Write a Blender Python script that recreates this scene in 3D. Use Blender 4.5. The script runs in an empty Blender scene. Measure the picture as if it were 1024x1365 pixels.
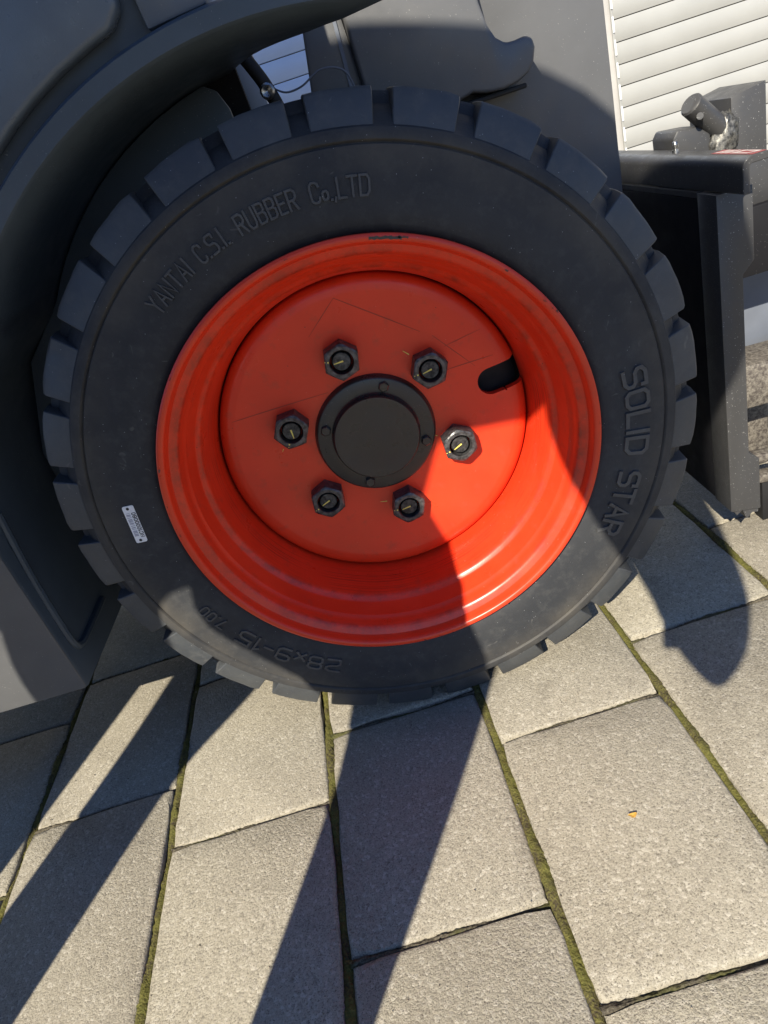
import bpy, bmesh, math, random
from mathutils import Vector, Matrix

# ------------------------------------------------------------------ camera, sky, sun, exposure
sc = bpy.context.scene
COL = sc.collection
rad = math.radians

CAM = Vector((0.022994, -0.675178, 0.662214))
YAW, PITCH, ROLL = -0.056065, -0.488031, -0.319694
FW = Vector((math.sin(YAW) * math.cos(PITCH), math.cos(YAW) * math.cos(PITCH), math.sin(PITCH)))
r0 = Vector((math.cos(YAW), -math.sin(YAW), 0))
u0 = r0.cross(FW)
RT = r0 * math.cos(ROLL) + u0 * math.sin(ROLL)
UP = -r0 * math.sin(ROLL) + u0 * math.cos(ROLL)
cd = bpy.data.cameras.new('camera')
cam = bpy.data.objects.new('camera', cd)
COL.objects.link(cam)
cam.matrix_world = Matrix(((RT.x, UP.x, -FW.x, CAM.x), (RT.y, UP.y, -FW.y, CAM.y), (RT.z, UP.z, -FW.z, CAM.z), (0, 0, 0, 1)))
cd.sensor_fit = 'HORIZONTAL'
cd.sensor_width = 36
cd.lens = 917.46 / 1024 * 36
cd.clip_start = 0.02
cd.clip_end = 500
sc.camera = cam

SUN_AZ = rad(21.4)      # the shadows run this far to the right of +Y
SUN_EL = rad(38)
HD = Vector((math.sin(SUN_AZ), math.cos(SUN_AZ), 0))     # horizontal way the light travels
SR = Vector((math.cos(SUN_AZ), -math.sin(SUN_AZ), 0))
w = bpy.data.worlds.new('World')
sc.world = w
w.use_nodes = True
wn = w.node_tree.nodes
sky = wn.new('ShaderNodeTexSky')
sky.sky_type = 'NISHITA'
sky.sun_disc = False
sky.sun_elevation = SUN_EL
sky.sun_rotation = math.pi + SUN_AZ
sky.air_density = 1.0
sky.dust_density = 0.3
sky.ozone_density = 3.0
wn['Background'].inputs['Strength'].default_value = 0.064
tint = wn.new('ShaderNodeMix')          # white balance of the camera: set for the warm sun, so the whole sky reads bluer
tint.data_type = 'RGBA'
tint.blend_type = 'MULTIPLY'
tint.inputs[0].default_value = 1.0
tint.inputs[7].default_value = (0.80, 0.95, 1.25, 1)
w.node_tree.links.new(sky.outputs[0], tint.inputs[6])
w.node_tree.links.new(tint.outputs[2], wn['Background'].inputs['Color'])
sd = bpy.data.lights.new('sun', 'SUN')
sd.energy = 5.0
sd.angle = rad(0.53)
sd.color = (1.0, 0.915, 0.745)
sun = bpy.data.objects.new('sun', sd)
COL.objects.link(sun)
ldir = HD * math.cos(SUN_EL) + Vector((0, 0, -math.sin(SUN_EL)))
sun.rotation_euler = ldir.to_track_quat('-Z', 'Y').to_euler()
sun.location = (-2, -4, 5)
sc.view_settings.view_transform = 'Standard'
sc.view_settings.look = 'None'
sc.view_settings.exposure = 0.95
sc.view_settings.gamma = 1.0
sc.view_settings.use_curve_mapping = False
sc.render.engine = 'CYCLES'
sc.cycles.max_bounces = 5
sc.cycles.diffuse_bounces = 3
sc.cycles.glossy_bounces = 2
sc.cycles.transmission_bounces = 1
sc.cycles.caustics_reflective = False
sc.cycles.caustics_refractive = False

rnd = random.Random(7)
ZC = 0.352              # height of the axle

# ------------------------------------------------------------------ materials
class NT:
    def __init__(s, name):
        s.m = bpy.data.materials.new(name)
        s.m.use_nodes = True
        s.t = s.m.node_tree
        s.n = s.t.nodes
        s.p = s.n['Principled BSDF']
        s.tc = s.n.new('ShaderNodeTexCoord')
        s.geo = s.n.new('ShaderNodeNewGeometry')
    def L(s, a, b):
        s.t.links.new(a, b)
    def val(s, sock, v):
        if hasattr(v, 'links') or isinstance(v, bpy.types.NodeSocket):
            s.L(v, sock)
        else:
            sock.default_value = v
    def noise(s, scale, detail=4, rough=0.55, vec=None, dist=0.0):
        n = s.n.new('ShaderNodeTexNoise')
        n.inputs['Scale'].default_value = scale
        n.inputs['Detail'].default_value = detail
        n.inputs['Roughness'].default_value = rough
        n.inputs['Distortion'].default_value = dist
        s.L(vec or s.geo.outputs['Position'], n.inputs['Vector'])
        return n.outputs['Fac']
    def voro(s, scale, feature='F1', vec=None):
        n = s.n.new('ShaderNodeTexVoronoi')
        n.feature = feature
        n.inputs['Scale'].default_value = scale
        s.L(vec or s.geo.outputs['Position'], n.inputs['Vector'])
        return n
    def math(s, op, a, b=0.0, c=None, clamp=False):
        n = s.n.new('ShaderNodeMath')
        n.operation = op
        n.use_clamp = clamp
        s.val(n.inputs[0], a)
        s.val(n.inputs[1], b)
        if c is not None:
            s.val(n.inputs[2], c)
        return n.outputs[0]
    def ramp(s, fac, lo, hi, a=0.0, b=1.0):
        n = s.n.new('ShaderNodeMapRange')
        n.clamp = True
        s.val(n.inputs['Value'], fac)
        n.inputs['From Min'].default_value = lo
        n.inputs['From Max'].default_value = hi
        n.inputs['To Min'].default_value = a
        n.inputs['To Max'].default_value = b
        return n.outputs[0]
    def mix(s, fac, a, b, blend='MIX'):
        n = s.n.new('ShaderNodeMix')
        n.data_type = 'RGBA'
        n.blend_type = blend
        s.val(n.inputs[0], fac)
        for i, c in ((6, a), (7, b)):
            if isinstance(c, tuple):
                n.inputs[i].default_value = (c[0], c[1], c[2], 1)
            else:
                s.L(c, n.inputs[i])
        return n.outputs[2]
    def bump(s, h, strength, dist, prev=None):
        n = s.n.new('ShaderNodeBump')
        n.inputs['Strength'].default_value = strength
        n.inputs['Distance'].default_value = dist
        s.L(h, n.inputs['Height'])
        if prev is not None:
            s.L(prev, n.inputs['Normal'])
        return n.outputs[0]
    def speck(s, scale, keep, size):
        """scattered tiny specks: 1 inside a speck"""
        v = s.voro(scale)
        d = s.math('LESS_THAN', v.outputs['Distance'], size)
        sep = s.n.new('ShaderNodeSeparateColor')
        s.L(v.outputs['Color'], sep.inputs[0])
        k = s.math('GREATER_THAN', sep.outputs[0], keep)
        return s.math('MULTIPLY', d, k)
    def out(s, base, rough, metal=0.0, spec=0.5, normal=None, coat=0.0, coat_rough=0.1):
        if isinstance(base, tuple):
            s.p.inputs['Base Color'].default_value = (*base, 1)
        else:
            s.L(base, s.p.inputs['Base Color'])
        s.val(s.p.inputs['Roughness'], rough)
        s.p.inputs['Metallic'].default_value = metal
        s.p.inputs['Specular IOR Level'].default_value = spec
        s.p.inputs['Coat Weight'].default_value = coat
        s.p.inputs['Coat Roughness'].default_value = coat_rough
        if normal is not None:
            s.L(normal, s.p.inputs['Normal'])
        return s.m

def m_plain(name, c, rough=0.6, metal=0.0, spec=0.5, var=0.15, scale=30):
    t = NT(name)
    n = t.noise(scale, 4)
    col = t.mix(t.ramp(n, 0.3, 0.7), tuple(x * (1 - var) for x in c), tuple(min(1, x * (1 + var)) for x in c))
    return t.out(col, t.ramp(t.noise(scale * 2.3, 3), 0.3, 0.7, rough * 0.88, min(1, rough * 1.1)), metal, spec)

def m_rubber(name, c=(0.033, 0.035, 0.040), dust=0.22, rings=True):
    t = NT(name)
    big = t.noise(10, 5, 0.6)
    col = t.mix(t.ramp(big, 0.40, 0.72, 0, 0.6), c, (c[0] * 1.8, c[1] * 1.72, c[2] * 1.55))
    mid = t.noise(75, 4, 0.7)
    col = t.mix(t.ramp(mid, 0.48, 0.80, 0, dust), col, (0.135, 0.132, 0.125))
    if rings:
        sep = t.n.new('ShaderNodeSeparateXYZ')
        t.L(t.geo.outputs['Position'], sep.inputs[0])
        zz = t.math('SUBTRACT', sep.outputs['Z'], ZC)
        R = t.math('SQRT', t.math('ADD', t.math('MULTIPLY', sep.outputs['X'], sep.outputs['X']), t.math('MULTIPLY', zz, zz)))
        band = t.math('MULTIPLY', t.ramp(R, 0.283, 0.309), t.ramp(R, 0.330, 0.312))
        bloom = t.math('MULTIPLY', band, t.ramp(big, 0.36, 0.60, 0.15, 1.0))
        col = t.mix(t.math('MULTIPLY', bloom, 0.55), col, (0.095, 0.084, 0.068))
        n1 = t.n.new('ShaderNodeTexNoise')
        n1.noise_dimensions = '1D'
        n1.inputs['Scale'].default_value = 700
        n1.inputs['Detail'].default_value = 2
        t.L(R, n1.inputs['W'])
        h = t.math('ADD', t.math('MULTIPLY', n1.outputs['Fac'], 0.5), t.noise(480, 2, 0.7))
    else:
        h = t.noise(420, 3, 0.7)
    scuff = t.ramp(t.noise(52, 2, 0.5, dist=2.2), 0.70, 0.76)
    col = t.mix(t.math('MULTIPLY', scuff, 0.30), col, (0.17, 0.165, 0.155))
    col = t.mix(t.math('MULTIPLY', t.speck(420, 0.975, 0.17), 0.6), col, (0.36, 0.37, 0.38))
    nb = t.bump(h, 0.28, 0.0008)
    return t.out(col, t.ramp(mid, 0.3, 0.7, 0.45, 0.62), 0, 0.16 if rings else 0.5, nb)

def m_machine(name, c, rough=0.42, specks=0.8, keep=0.93, even=0.06):
    """powder-coated steel with dust and droplet marks"""
    t = NT(name)
    n = t.ramp(t.noise(12, 5), 0.3, 0.75)
    col = t.mix(t.math('MULTIPLY', n, 0.5), c, (c[0] * 1.5 + 0.004, c[1] * 1.5 + 0.004, c[2] * 1.5 + 0.004))
    sp = t.math('MAXIMUM', t.speck(300, keep, 0.16), t.speck(700, keep + 0.005, 0.2))
    patch = t.ramp(t.noise(9, 4), 0.50, 0.64)
    sp = t.math('MULTIPLY', sp, t.ramp(patch, 0, 1, even, 1.0))
    col = t.mix(t.math('MULTIPLY', sp, specks), col, (0.42, 0.42, 0.42))
    nb = t.bump(t.noise(700, 2, 0.7), 0.16, 0.0005)
    rg = t.ramp(t.noise(45, 4), 0.3, 0.7, rough - 0.08, rough + 0.1)
    return t.out(col, rg, 0, 0.5, nb)

def m_rim(name):
    t = NT(name)
    c1, c2 = (0.63, 0.036, 0.010), (0.72, 0.048, 0.014)
    col = t.mix(t.ramp(t.noise(16, 5), 0.3, 0.7), c1, c2)
    # fine turned rings around the axle, in depth along Y
    sep = t.n.new('ShaderNodeSeparateXYZ')
    t.L(t.geo.outputs['Position'], sep.inputs[0])
    ny = t.n.new('ShaderNodeTexNoise')
    ny.noise_dimensions = '1D'
    ny.inputs['Scale'].default_value = 420
    ny.inputs['Detail'].default_value = 3
    warp = t.math('MULTIPLY', t.noise(7, 2), 0.008)
    t.L(t.math('ADD', sep.outputs['Y'], warp), ny.inputs['W'])
    inside = t.math('MULTIPLY', t.ramp(sep.outputs['Y'], 0.055, 0.068), t.ramp(sep.outputs['Y'], 0.1, 0.094))
    ring = t.math('MULTIPLY', t.ramp(ny.outputs['Fac'], 0.53, 0.66), inside)
    ring = t.math('MULTIPLY', ring, t.ramp(t.noise(11, 3), 0.36, 0.60))
    col = t.mix(t.math('MULTIPLY', ring, 0.8), col, (0.14, 0.014, 0.007))
    dirt = t.ramp(t.noise(55, 6, 0.65), 0.56, 0.75)
    col = t.mix(t.math('MULTIPLY', dirt, 0.42), col, (0.30, 0.06, 0.035))
    # grime caught in the steps of the barrel, broken up along the ring
    s1 = t.math('MULTIPLY', t.ramp(sep.outputs['Y'], 0.008, 0.014), t.ramp(sep.outputs['Y'], 0.020, 0.015))
    s2 = t.math('MULTIPLY', t.ramp(sep.outputs['Y'], 0.050, 0.055), t.ramp(sep.outputs['Y'], 0.062, 0.056))
    gm = t.math('MULTIPLY', t.math('MAXIMUM', s1, s2), t.ramp(t.noise(38, 4, 0.7), 0.42, 0.66))
    col = t.mix(t.math('MULTIPLY', gm, 0.7), col, (0.17, 0.028, 0.015))
    col = t.mix(t.math('MULTIPLY', t.speck(150, 0.965, 0.10), 0.8), col, (0.10, 0.02, 0.012))
    col = t.mix(t.math('MULTIPLY', t.speck(330, 0.97, 0.14), 0.45), col, (0.75, 0.35, 0.28))
    nb = t.bump(t.noise(60, 4, 0.7), 0.10, 0.0013)
    return t.out(col, t.ramp(t.noise(30, 4), 0.3, 0.7, 0.27, 0.42), 0, 0.45, nb, 0.0, 0.14)

def m_paver(name):
    t = NT(name)
    oi = t.n.new('ShaderNodeObjectInfo')
    big = t.ramp(t.noise(6, 4), 0.3, 0.7)
    col = t.mix(big, (0.285, 0.260, 0.203), (0.375, 0.345, 0.274))
    col = t.mix(t.math('MULTIPLY', oi.outputs['Random'], 0.75), col, (0.250, 0.224, 0.182))
    g = t.noise(640, 2, 0.8)
    v = t.voro(300)
    sep = t.n.new('ShaderNodeSeparateColor')
    t.L(v.outputs['Color'], sep.inputs[0])
    # single grains of sand and stone, some paler and some darker than the cement
    col = t.mix(t.ramp(sep.outputs[0], 0.72, 1.0, 0, 0.45), col, (0.50, 0.465, 0.40))
    col = t.mix(t.ramp(sep.outputs[1], 0.80, 1.0, 0, 0.45), col, (0.14, 0.125, 0.105))
    col = t.mix(t.ramp(g, 0.46, 0.32, 0, 0.9), col, (0.075, 0.066, 0.054))
    col = t.mix(t.ramp(g, 0.56, 0.70, 0, 0.4), col, (0.50, 0.47, 0.41))
    st_ = t.noise(13, 5, 0.65)
    col = t.mix(t.ramp(st_, 0.58, 0.72, 0, 0.42), col, (0.150, 0.134, 0.108))
    col = t.mix(t.ramp(st_, 0.40, 0.28, 0, 0.35), col, (0.44, 0.41, 0.34))
    h = t.math('ADD', t.math('MULTIPLY', v.outputs['Distance'], -0.55), g)
    nb = t.bump(h, 0.55, 0.0022)
    return t.out(col, 0.93, 0, 0.25, nb)

def m_moss(name):
    t = NT(name)
    a = t.noise(35, 4)
    b = t.noise(420, 4)
    col = t.mix(t.ramp(a, 0.40, 0.58), (0.058, 0.047, 0.030), (0.098, 0.096, 0.026))
    col = t.mix(t.ramp(b, 0.4, 0.7), col, (0.150, 0.138, 0.042))
    col = t.mix(t.ramp(t.noise(700, 2), 0.60, 0.70, 0, 0.6), col, (0.03, 0.028, 0.018))
    nb = t.bump(b, 0.9, 0.003)
    return t.out(col, 0.95, 0, 0.15, nb)

def m_soil(name):
    t = NT(name)
    b = t.noise(380, 4, 0.7)
    col = t.mix(t.ramp(b, 0.35, 0.68), (0.045, 0.038, 0.028), (0.165, 0.145, 0.110))
    col = t.mix(t.ramp(t.noise(14, 3), 0.50, 0.62, 0, 0.7), col, (0.090, 0.092, 0.026))
    return t.out(col, 0.95, 0, 0.15, t.bump(b, 0.9, 0.003))

def m_ground(name):
    t = NT(name)
    br = t.n.new('ShaderNodeTexBrick')
    mp = t.n.new('ShaderNodeMapping')
    mp.inputs['Rotation'].default_value = (0, 0, math.pi / 2 + 0.037)
    t.L(t.geo.outputs['Position'], mp.inputs['Vector'])
    t.L(mp.outputs[0], br.inputs['Vector'])
    br.inputs['Scale'].default_value = 1
    br.inputs['Brick Width'].default_value = 0.30
    br.inputs['Row Height'].default_value = 0.21
    br.inputs['Mortar Size'].default_value = 0.006
    br.inputs['Color1'].default_value = (0.27, 0.247, 0.21, 1)
    br.inputs['Color2'].default_value = (0.30, 0.275, 0.235, 1)
    br.inputs['Mortar'].default_value = (0.07, 0.075, 0.03, 1)
    g = t.noise(300, 4, 0.7)
    col = t.mix(t.ramp(g, 0.45, 0.3, 0, 0.6), br.outputs['Color'], (0.09, 0.08, 0.07))
    return t.out(col, 0.93, 0, 0.25, t.bump(g, 0.6, 0.002))

def m_steel(name, c, rough, metal=0.85, dark=(0.02, 0.02, 0.022)):
    t = NT(name)
    n = t.ramp(t.noise(210, 5, 0.65), 0.38, 0.68)
    col = t.mix(n, dark, c)
    nb = t.bump(t.noise(500, 3), 0.3, 0.0006)
    return t.out(col, t.ramp(t.noise(90, 3), 0.3, 0.7, rough - 0.1, rough + 0.12), metal, 0.5, nb)

M = {}
M['rubber'] = m_rubber('rubber')
M['rubber_lug'] = m_rubber('rubber_lug', (0.044, 0.049, 0.057), 0.32, False)
M['letter'] = m_rubber('rubber_letter', (0.046, 0.048, 0.053), 0.35, False)
M['rim'] = m_rim('orange_red_paint')
M['hub'] = m_machine('hub_black_paint', (0.022, 0.021, 0.020), 0.32, 0.5, 0.94)
M['nut'] = m_steel('nut_phosphate_steel', (0.13, 0.13, 0.135), 0.40, 0.5, (0.035, 0.035, 0.037))
M['stud'] = m_steel('stud_steel', (0.10, 0.10, 0.10), 0.5, 0.6)
M['yellow'] = m_plain('yellow_marker', (0.72, 0.62, 0.14), 0.7)
M['scratch'] = m_plain('scuffed_red', (0.33, 0.030, 0.012), 0.5)
M['anthracite'] = m_machine('anthracite_paint', (0.092, 0.117, 0.150), 0.32, 0.65, 0.955)
M['plastic'] = m_machine('fender_plastic', (0.052, 0.069, 0.088), 0.40, 0.8, 0.93)
M['black'] = m_machine('black_paint', (0.007, 0.007, 0.009), 0.6, 0.5, 0.955)
M['black'].node_tree.nodes['Principled BSDF'].inputs['Specular IOR Level'].default_value = 0.2
M['boom'] = m_machine('boom_grey_paint', (0.092, 0.094, 0.100), 0.36, 0.7, 0.955, 0.5)
M['frame'] = m_machine('frame_black_paint', (0.040, 0.040, 0.042), 0.42, 0.85, 0.88, 0.7)
M['darkvoid'] = m_plain('chassis_black', (0.006, 0.006, 0.007), 0.7)
M['chrome'] = m_steel('bright_steel', (0.62, 0.62, 0.62), 0.28, 0.95, (0.25, 0.25, 0.25))
M['tag'] = m_plain('aluminium_tag', (0.80, 0.80, 0.82), 0.4, 0.0, 0.5, 0.06, 300)
M['ink'] = m_plain('black_ink', (0.012, 0.012, 0.014), 0.6)
M['greyink'] = m_plain('grey_ink', (0.28, 0.28, 0.36), 0.6)
M['red'] = m_plain('red_sticker', (0.26, 0.03, 0.035), 0.4)
M['white'] = m_plain('white_sticker', (0.55, 0.46, 0.44), 0.45)
M['paver'] = m_paver('concrete_paver')
M['moss'] = m_moss('moss')
M['soil'] = m_soil('sandy_joint_soil')
M['ground'] = m_ground('far_paving')
M['slat'] = m_plain('shutter_cream', (0.315, 0.318, 0.312), 0.4, 0, 0.5, 0.05, 6)
M['slat_skylit'] = m_plain('shutter_skylight_tint', (0.60, 0.68, 0.82), 0.35, 0, 0.5, 0.05, 6)  # blue skylight on the shaded slats is put into this base colour
M['rail'] = m_plain('rail_grey', (0.42, 0.41, 0.40), 0.5, 0, 0.5, 0.1, 12)
M['wall'] = m_plain('render_wall', (0.50, 0.48, 0.44), 0.9, 0, 0.3, 0.12, 9)
M['palegrey'] = m_plain('pale_grey_steel', (0.125, 0.14, 0.175), 0.45, 0, 0.5, 0.12, 14)
M['scuffbrown'] = m_plain('brown_grime', (0.10, 0.075, 0.05), 0.8)
M['weld'] = m_steel('weld_spatter_steel', (0.20, 0.195, 0.18), 0.42, 0.5, (0.035, 0.035, 0.035))
M['rusty'] = m_steel('worn_steel', (0.22, 0.20, 0.17), 0.6, 0.2, (0.06, 0.05, 0.045))
M['skin'] = m_plain('skin', (0.52, 0.32, 0.24), 0.55, 0, 0.4, 0.06)
M['jacket'] = m_plain('navy_jacket', (0.025, 0.03, 0.045), 0.85, 0, 0.3, 0.2, 90)
M['trousers'] = m_plain('dark_trousers', (0.035, 0.035, 0.038), 0.9, 0, 0.2, 0.2, 120)
M['hair'] = m_plain('brown_hair', (0.045, 0.028, 0.018), 0.6, 0, 0.4, 0.3, 200)
M['leather'] = m_plain('black_leather', (0.014, 0.013, 0.012), 0.45, 0, 0.5, 0.2, 60)
M['leaf'] = m_plain('dry_leaf', (0.52, 0.30, 0.06), 0.7)
M['lens'] = m_plain('lens_glass', (0.01, 0.01, 0.014), 0.08)

# ------------------------------------------------------------------ mesh helpers
def obj(name, verts, faces, mat, parent=None, smooth=False, angle=None):
    me = bpy.data.meshes.new(name)
    me.from_pydata([tuple(v) for v in verts], [], faces)
    me.update()
    return link(name, me, mat, parent, smooth, angle)

def link(name, me, mat, parent=None, smooth=False, angle=None):
    if mat is not None:
        me.materials.clear()
        me.materials.append(mat)
    if smooth:
        me.polygons.foreach_set('use_smooth', [True] * len(me.polygons))
        if angle is not None:
            me.set_sharp_from_angle(angle=rad(angle))
    o = bpy.data.objects.new(name, me)
    COL.objects.link(o)
    if parent is not None:
        adopt(o, parent)
    return o

def adopt(o, parent):
    o.parent = parent
    o.matrix_parent_inverse = Matrix.Translation(-(world_loc(parent)))

def world_loc(p):
    l = Vector(p.location)
    q = p
    # parents are only ever translated Empties or meshes left at the origin
    if p.parent is not None and p.type == 'MESH':
        return Vector((0, 0, 0))
    return l

def bm_obj(name, bm, mat, parent=None, smooth=False, angle=None):
    bmesh.ops.recalc_face_normals(bm, faces=bm.faces)
    me = bpy.data.meshes.new(name)
    bm.to_mesh(me)
    bm.free()
    return link(name, me, mat, parent, smooth, angle)

def thing(name, label, cat, loc, group=None):
    o = bpy.data.objects.new(name, None)
    o.empty_display_size = 0.1
    COL.objects.link(o)
    o.location = loc
    tag(o, label, cat, group)
    return o

def tag(o, label=None, cat=None, group=None, kind=None):
    if label: o['label'] = label
    if cat: o['category'] = cat
    if group: o['group'] = group
    if kind: o['kind'] = kind
    return o

def lathe(prof, n=128, a0=0.0, a1=2 * math.pi, cx=0.0, cz=ZC):
    """prof: list of (y, R) turned about the wheel axis (along Y)"""
    closed = abs(a1 - a0 - 2 * math.pi) < 1e-6
    m = n if closed else n + 1
    V, F = [], []
    for i in range(m):
        a = a0 + (a1 - a0) * i / n
        c, s = math.cos(a), math.sin(a)
        for y, R in prof:
            V.append((cx + R * c, y, cz + R * s))
    k = len(prof)
    for i in range(n):
        j = (i + 1) % m
        for q in range(k - 1):
            F.append((i * k + q, j * k + q, j * k + q + 1, i * k + q + 1))
    return V, F

def add_box(bm, x0, x1, y0, y1, z0, z1, bevel=0.0, seg=1):
    r = bmesh.ops.create_cube(bm, size=1)
    bmesh.ops.scale(bm, vec=(x1 - x0, y1 - y0, z1 - z0), verts=r['verts'])
    bmesh.ops.translate(bm, vec=((x0 + x1) / 2, (y0 + y1) / 2, (z0 + z1) / 2), verts=r['verts'])
    if bevel > 0:
        ed = list({e for v in r['verts'] for e in v.link_edges})
        bmesh.ops.bevel(bm, geom=ed, offset=bevel, segments=seg, affect='EDGES', profile=0.5)

def box(name, x0, x1, y0, y1, z0, z1, mat, parent=None, bevel=0.0, seg=2):
    bm = bmesh.new()
    add_box(bm, x0, x1, y0, y1, z0, z1, bevel, seg)
    return bm_obj(name, bm, mat, parent, bevel > 0, 40)

def prism(name, pts, axis, a, b, mat, parent=None, bevel=0.0, seg=2):
    """polygon pts extruded along axis 'x' 'y' or 'z' from a to b"""
    def P(p, t):
        if axis == 'y': return (p[0], t, p[1])
        if axis == 'x': return (t, p[0], p[1])
        return (p[0], p[1], t)
    bm = bmesh.new()
    lo = [bm.verts.new(P(p, a)) for p in pts]
    hi = [bm.verts.new(P(p, b)) for p in pts]
    bm.faces.new(lo)
    bm.faces.new(list(reversed(hi)))
    n = len(pts)
    for i in range(n):
        bm.faces.new((lo[i], hi[i], hi[(i + 1) % n], lo[(i + 1) % n]))
    bmesh.ops.recalc_face_normals(bm, faces=bm.faces)
    if bevel > 0:
        ed = [e for e in bm.edges if len(e.link_faces) == 2 and e.calc_face_angle() > 0.5]
        bmesh.ops.bevel(bm, geom=ed, offset=bevel, segments=seg, affect='EDGES', profile=0.5, clamp_overlap=True)
    return bm_obj(name, bm, mat, parent, True, 35)

def tube(name, pts, radii, mat, parent=None, n=12, caps=True):
    pts = [Vector(p) for p in pts]
    if not isinstance(radii, (list, tuple)): radii = [radii] * len(pts)
    V, F = [], []
    prev = None
    for i, p in enumerate(pts):
        t = (pts[min(i + 1, len(pts) - 1)] - pts[max(i - 1, 0)]).normalized()
        if prev is None:
            a = t.orthogonal().normalized()
        else:
            a = (prev - t * prev.dot(t)).normalized()
        prev = a
        b = t.cross(a)
        for k in range(n):
            an = 2 * math.pi * k / n
            V.append(p + (a * math.cos(an) + b * math.sin(an)) * radii[i])
    for i in range(len(pts) - 1):
        for k in range(n):
            F.append((i * n + k, i * n + (k + 1) % n, (i + 1) * n + (k + 1) % n, (i + 1) * n + k))
    if caps:
        F.append(tuple(reversed(range(n))))
        F.append(tuple(range((len(pts) - 1) * n, len(pts) * n)))
    return obj(name, V, F, mat, parent, True, 40)

def smooth_path(pts, n=8):
    P = [Vector(p) for p in pts]
    out = []
    for i in range(len(P) - 1):
        a, b, c, d = P[max(i - 1, 0)], P[i], P[i + 1], P[min(i + 2, len(P) - 1)]
        for k in range(n):
            t = k / n
            out.append(0.5 * ((2 * b) + (c - a) * t + (2 * a - 5 * b + 4 * c - d) * t * t + (3 * b - a - 3 * c + d) * t ** 3))
    out.append(P[-1])
    return out

# ================================================================== the setting
# far ground sheet, below the pavers
g = obj('ground', [(-120, -120, -0.0325), (120, -120, -0.0325), (120, 120, -0.0325), (-120, 120, -0.0325)], [(0, 1, 2, 3)], M['ground'])
tag(g, kind='structure')

# bedding under the pavers (shows only in the joints)
PHI = rad(-2.14)                         # the paver columns are turned a little against the wheel
def pv(x, y, z=0.0):                     # paver frame -> world
    return Vector((x * math.cos(PHI) + y * math.sin(PHI), -x * math.sin(PHI) + y * math.cos(PHI), z))
NC0, NC1 = -10, 9                        # columns
COLW, ROWL, JX, JY = 0.2105, 0.298, 0.0078, 0.0046
X0 = 0.0290                              # joint line right of the middle column
Y0, Y1 = -1.75, 1.98
pave = obj('pavement', [pv(-2.285, -1.80, -0.03), pv(1.920, -1.80, -0.03), pv(1.920, 2.0, -0.03), pv(-2.285, 2.0, -0.03)], [(0, 1, 2, 3)], M['moss'])
tag(pave, kind='structure')

def paver_mesh(seed, wx, ly):
    r = random.Random(seed)
    hx, hy = wx / 2, ly / 2
    ring = []
    nx, ny = 7, 10
    for i in range(nx): ring.append((-hx + wx * i / nx, -hy))
    for i in range(ny): ring.append((hx, -hy + ly * i / ny))
    for i in range(nx): ring.append((hx - wx * i / nx, hy))
    for i in range(ny): ring.append((-hx, hy - ly * i / ny))
    n = len(ring)
    corner = {0, nx, nx + ny, 2 * nx + ny}
    V = []
    for lvl, (ins, z) in enumerate(((0.0, -0.028), (0.0, -0.0042), (0.0010, -0.0012), (0.0034, 0.0))):
        for i, (x, y) in enumerate(ring):
            sx = -1 if x > hx - 1e-6 else (1 if x < -hx + 1e-6 else 0)
            sy = -1 if y > hy - 1e-6 else (1 if y < -hy + 1e-6 else 0)
            k = 2.2 if i in corner and lvl else 1.0
            j = 0.0 if lvl == 0 else r.uniform(-0.0004, 0.0007) + (r.random() < 0.06) * 0.0022
            d = (ins + j) * k + (0.0015 if i in corner else 0)
            V.append((x + sx * d, y + sy * d, z + (r.uniform(-0.0006, 0.0003) if lvl in (1, 2) else 0)))
    F = []
    for l in range(3):
        for i in range(n):
            F.append((l * n + i, l * n + (i + 1) % n, (l + 1) * n + (i + 1) % n, (l + 1) * n + i))
    F.append(tuple(range(3 * n, 4 * n)))
    me = bpy.data.meshes.new('paver')
    me.from_pydata(V, [], F)
    me.update()
    me.materials.append(M['paver'])
    me.polygons.foreach_set('use_smooth', [True] * len(me.polygons))
    me.set_sharp_from_angle(angle=rad(50))
    return me
PVM = [paver_mesh(100 + i, COLW - JX, ROWL - JY) for i in range(8)]
PVM_W = [paver_mesh(200 + i, COLW - JX + 0.0045, ROWL - JY) for i in range(3)]
# cross-joint offsets of the columns seen in the photograph (y of one joint, paver frame)
OFFS = {0: 0.0155, 1: -0.0820, 2: 0.017, -1: -0.0880, -2: 0.0100, -3: 0.220, 3: -0.10}
rp = random.Random(5)
for c in range(NC0, NC1 + 1):
    xc = X0 - COLW / 2 + c * COLW
    off = OFFS.get(c, rp.choice((0.0, 0.1, 0.2)) + rp.uniform(-0.02, 0.02))
    j0 = off - math.ceil((off - Y0) / ROWL) * ROWL
    y = j0
    while y < Y1:
        yc = y + ROWL / 2
        o = bpy.data.objects.new('paver', rp.choice(PVM))
        COL.objects.link(o)
        o.parent = pave
        p = pv(xc + rp.uniform(-0.0008, 0.0008), yc + rp.uniform(-0.0008, 0.0008))
        o.location = (p.x, p.y, -0.0024 + rp.uniform(-0.0020, 0.0014))
        o.rotation_euler = (rp.uniform(-0.004, 0.004), rp.uniform(-0.004, 0.004), -PHI + rp.choice((0, math.pi)) + rp.uniform(-0.003, 0.003))
        y += ROWL

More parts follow.
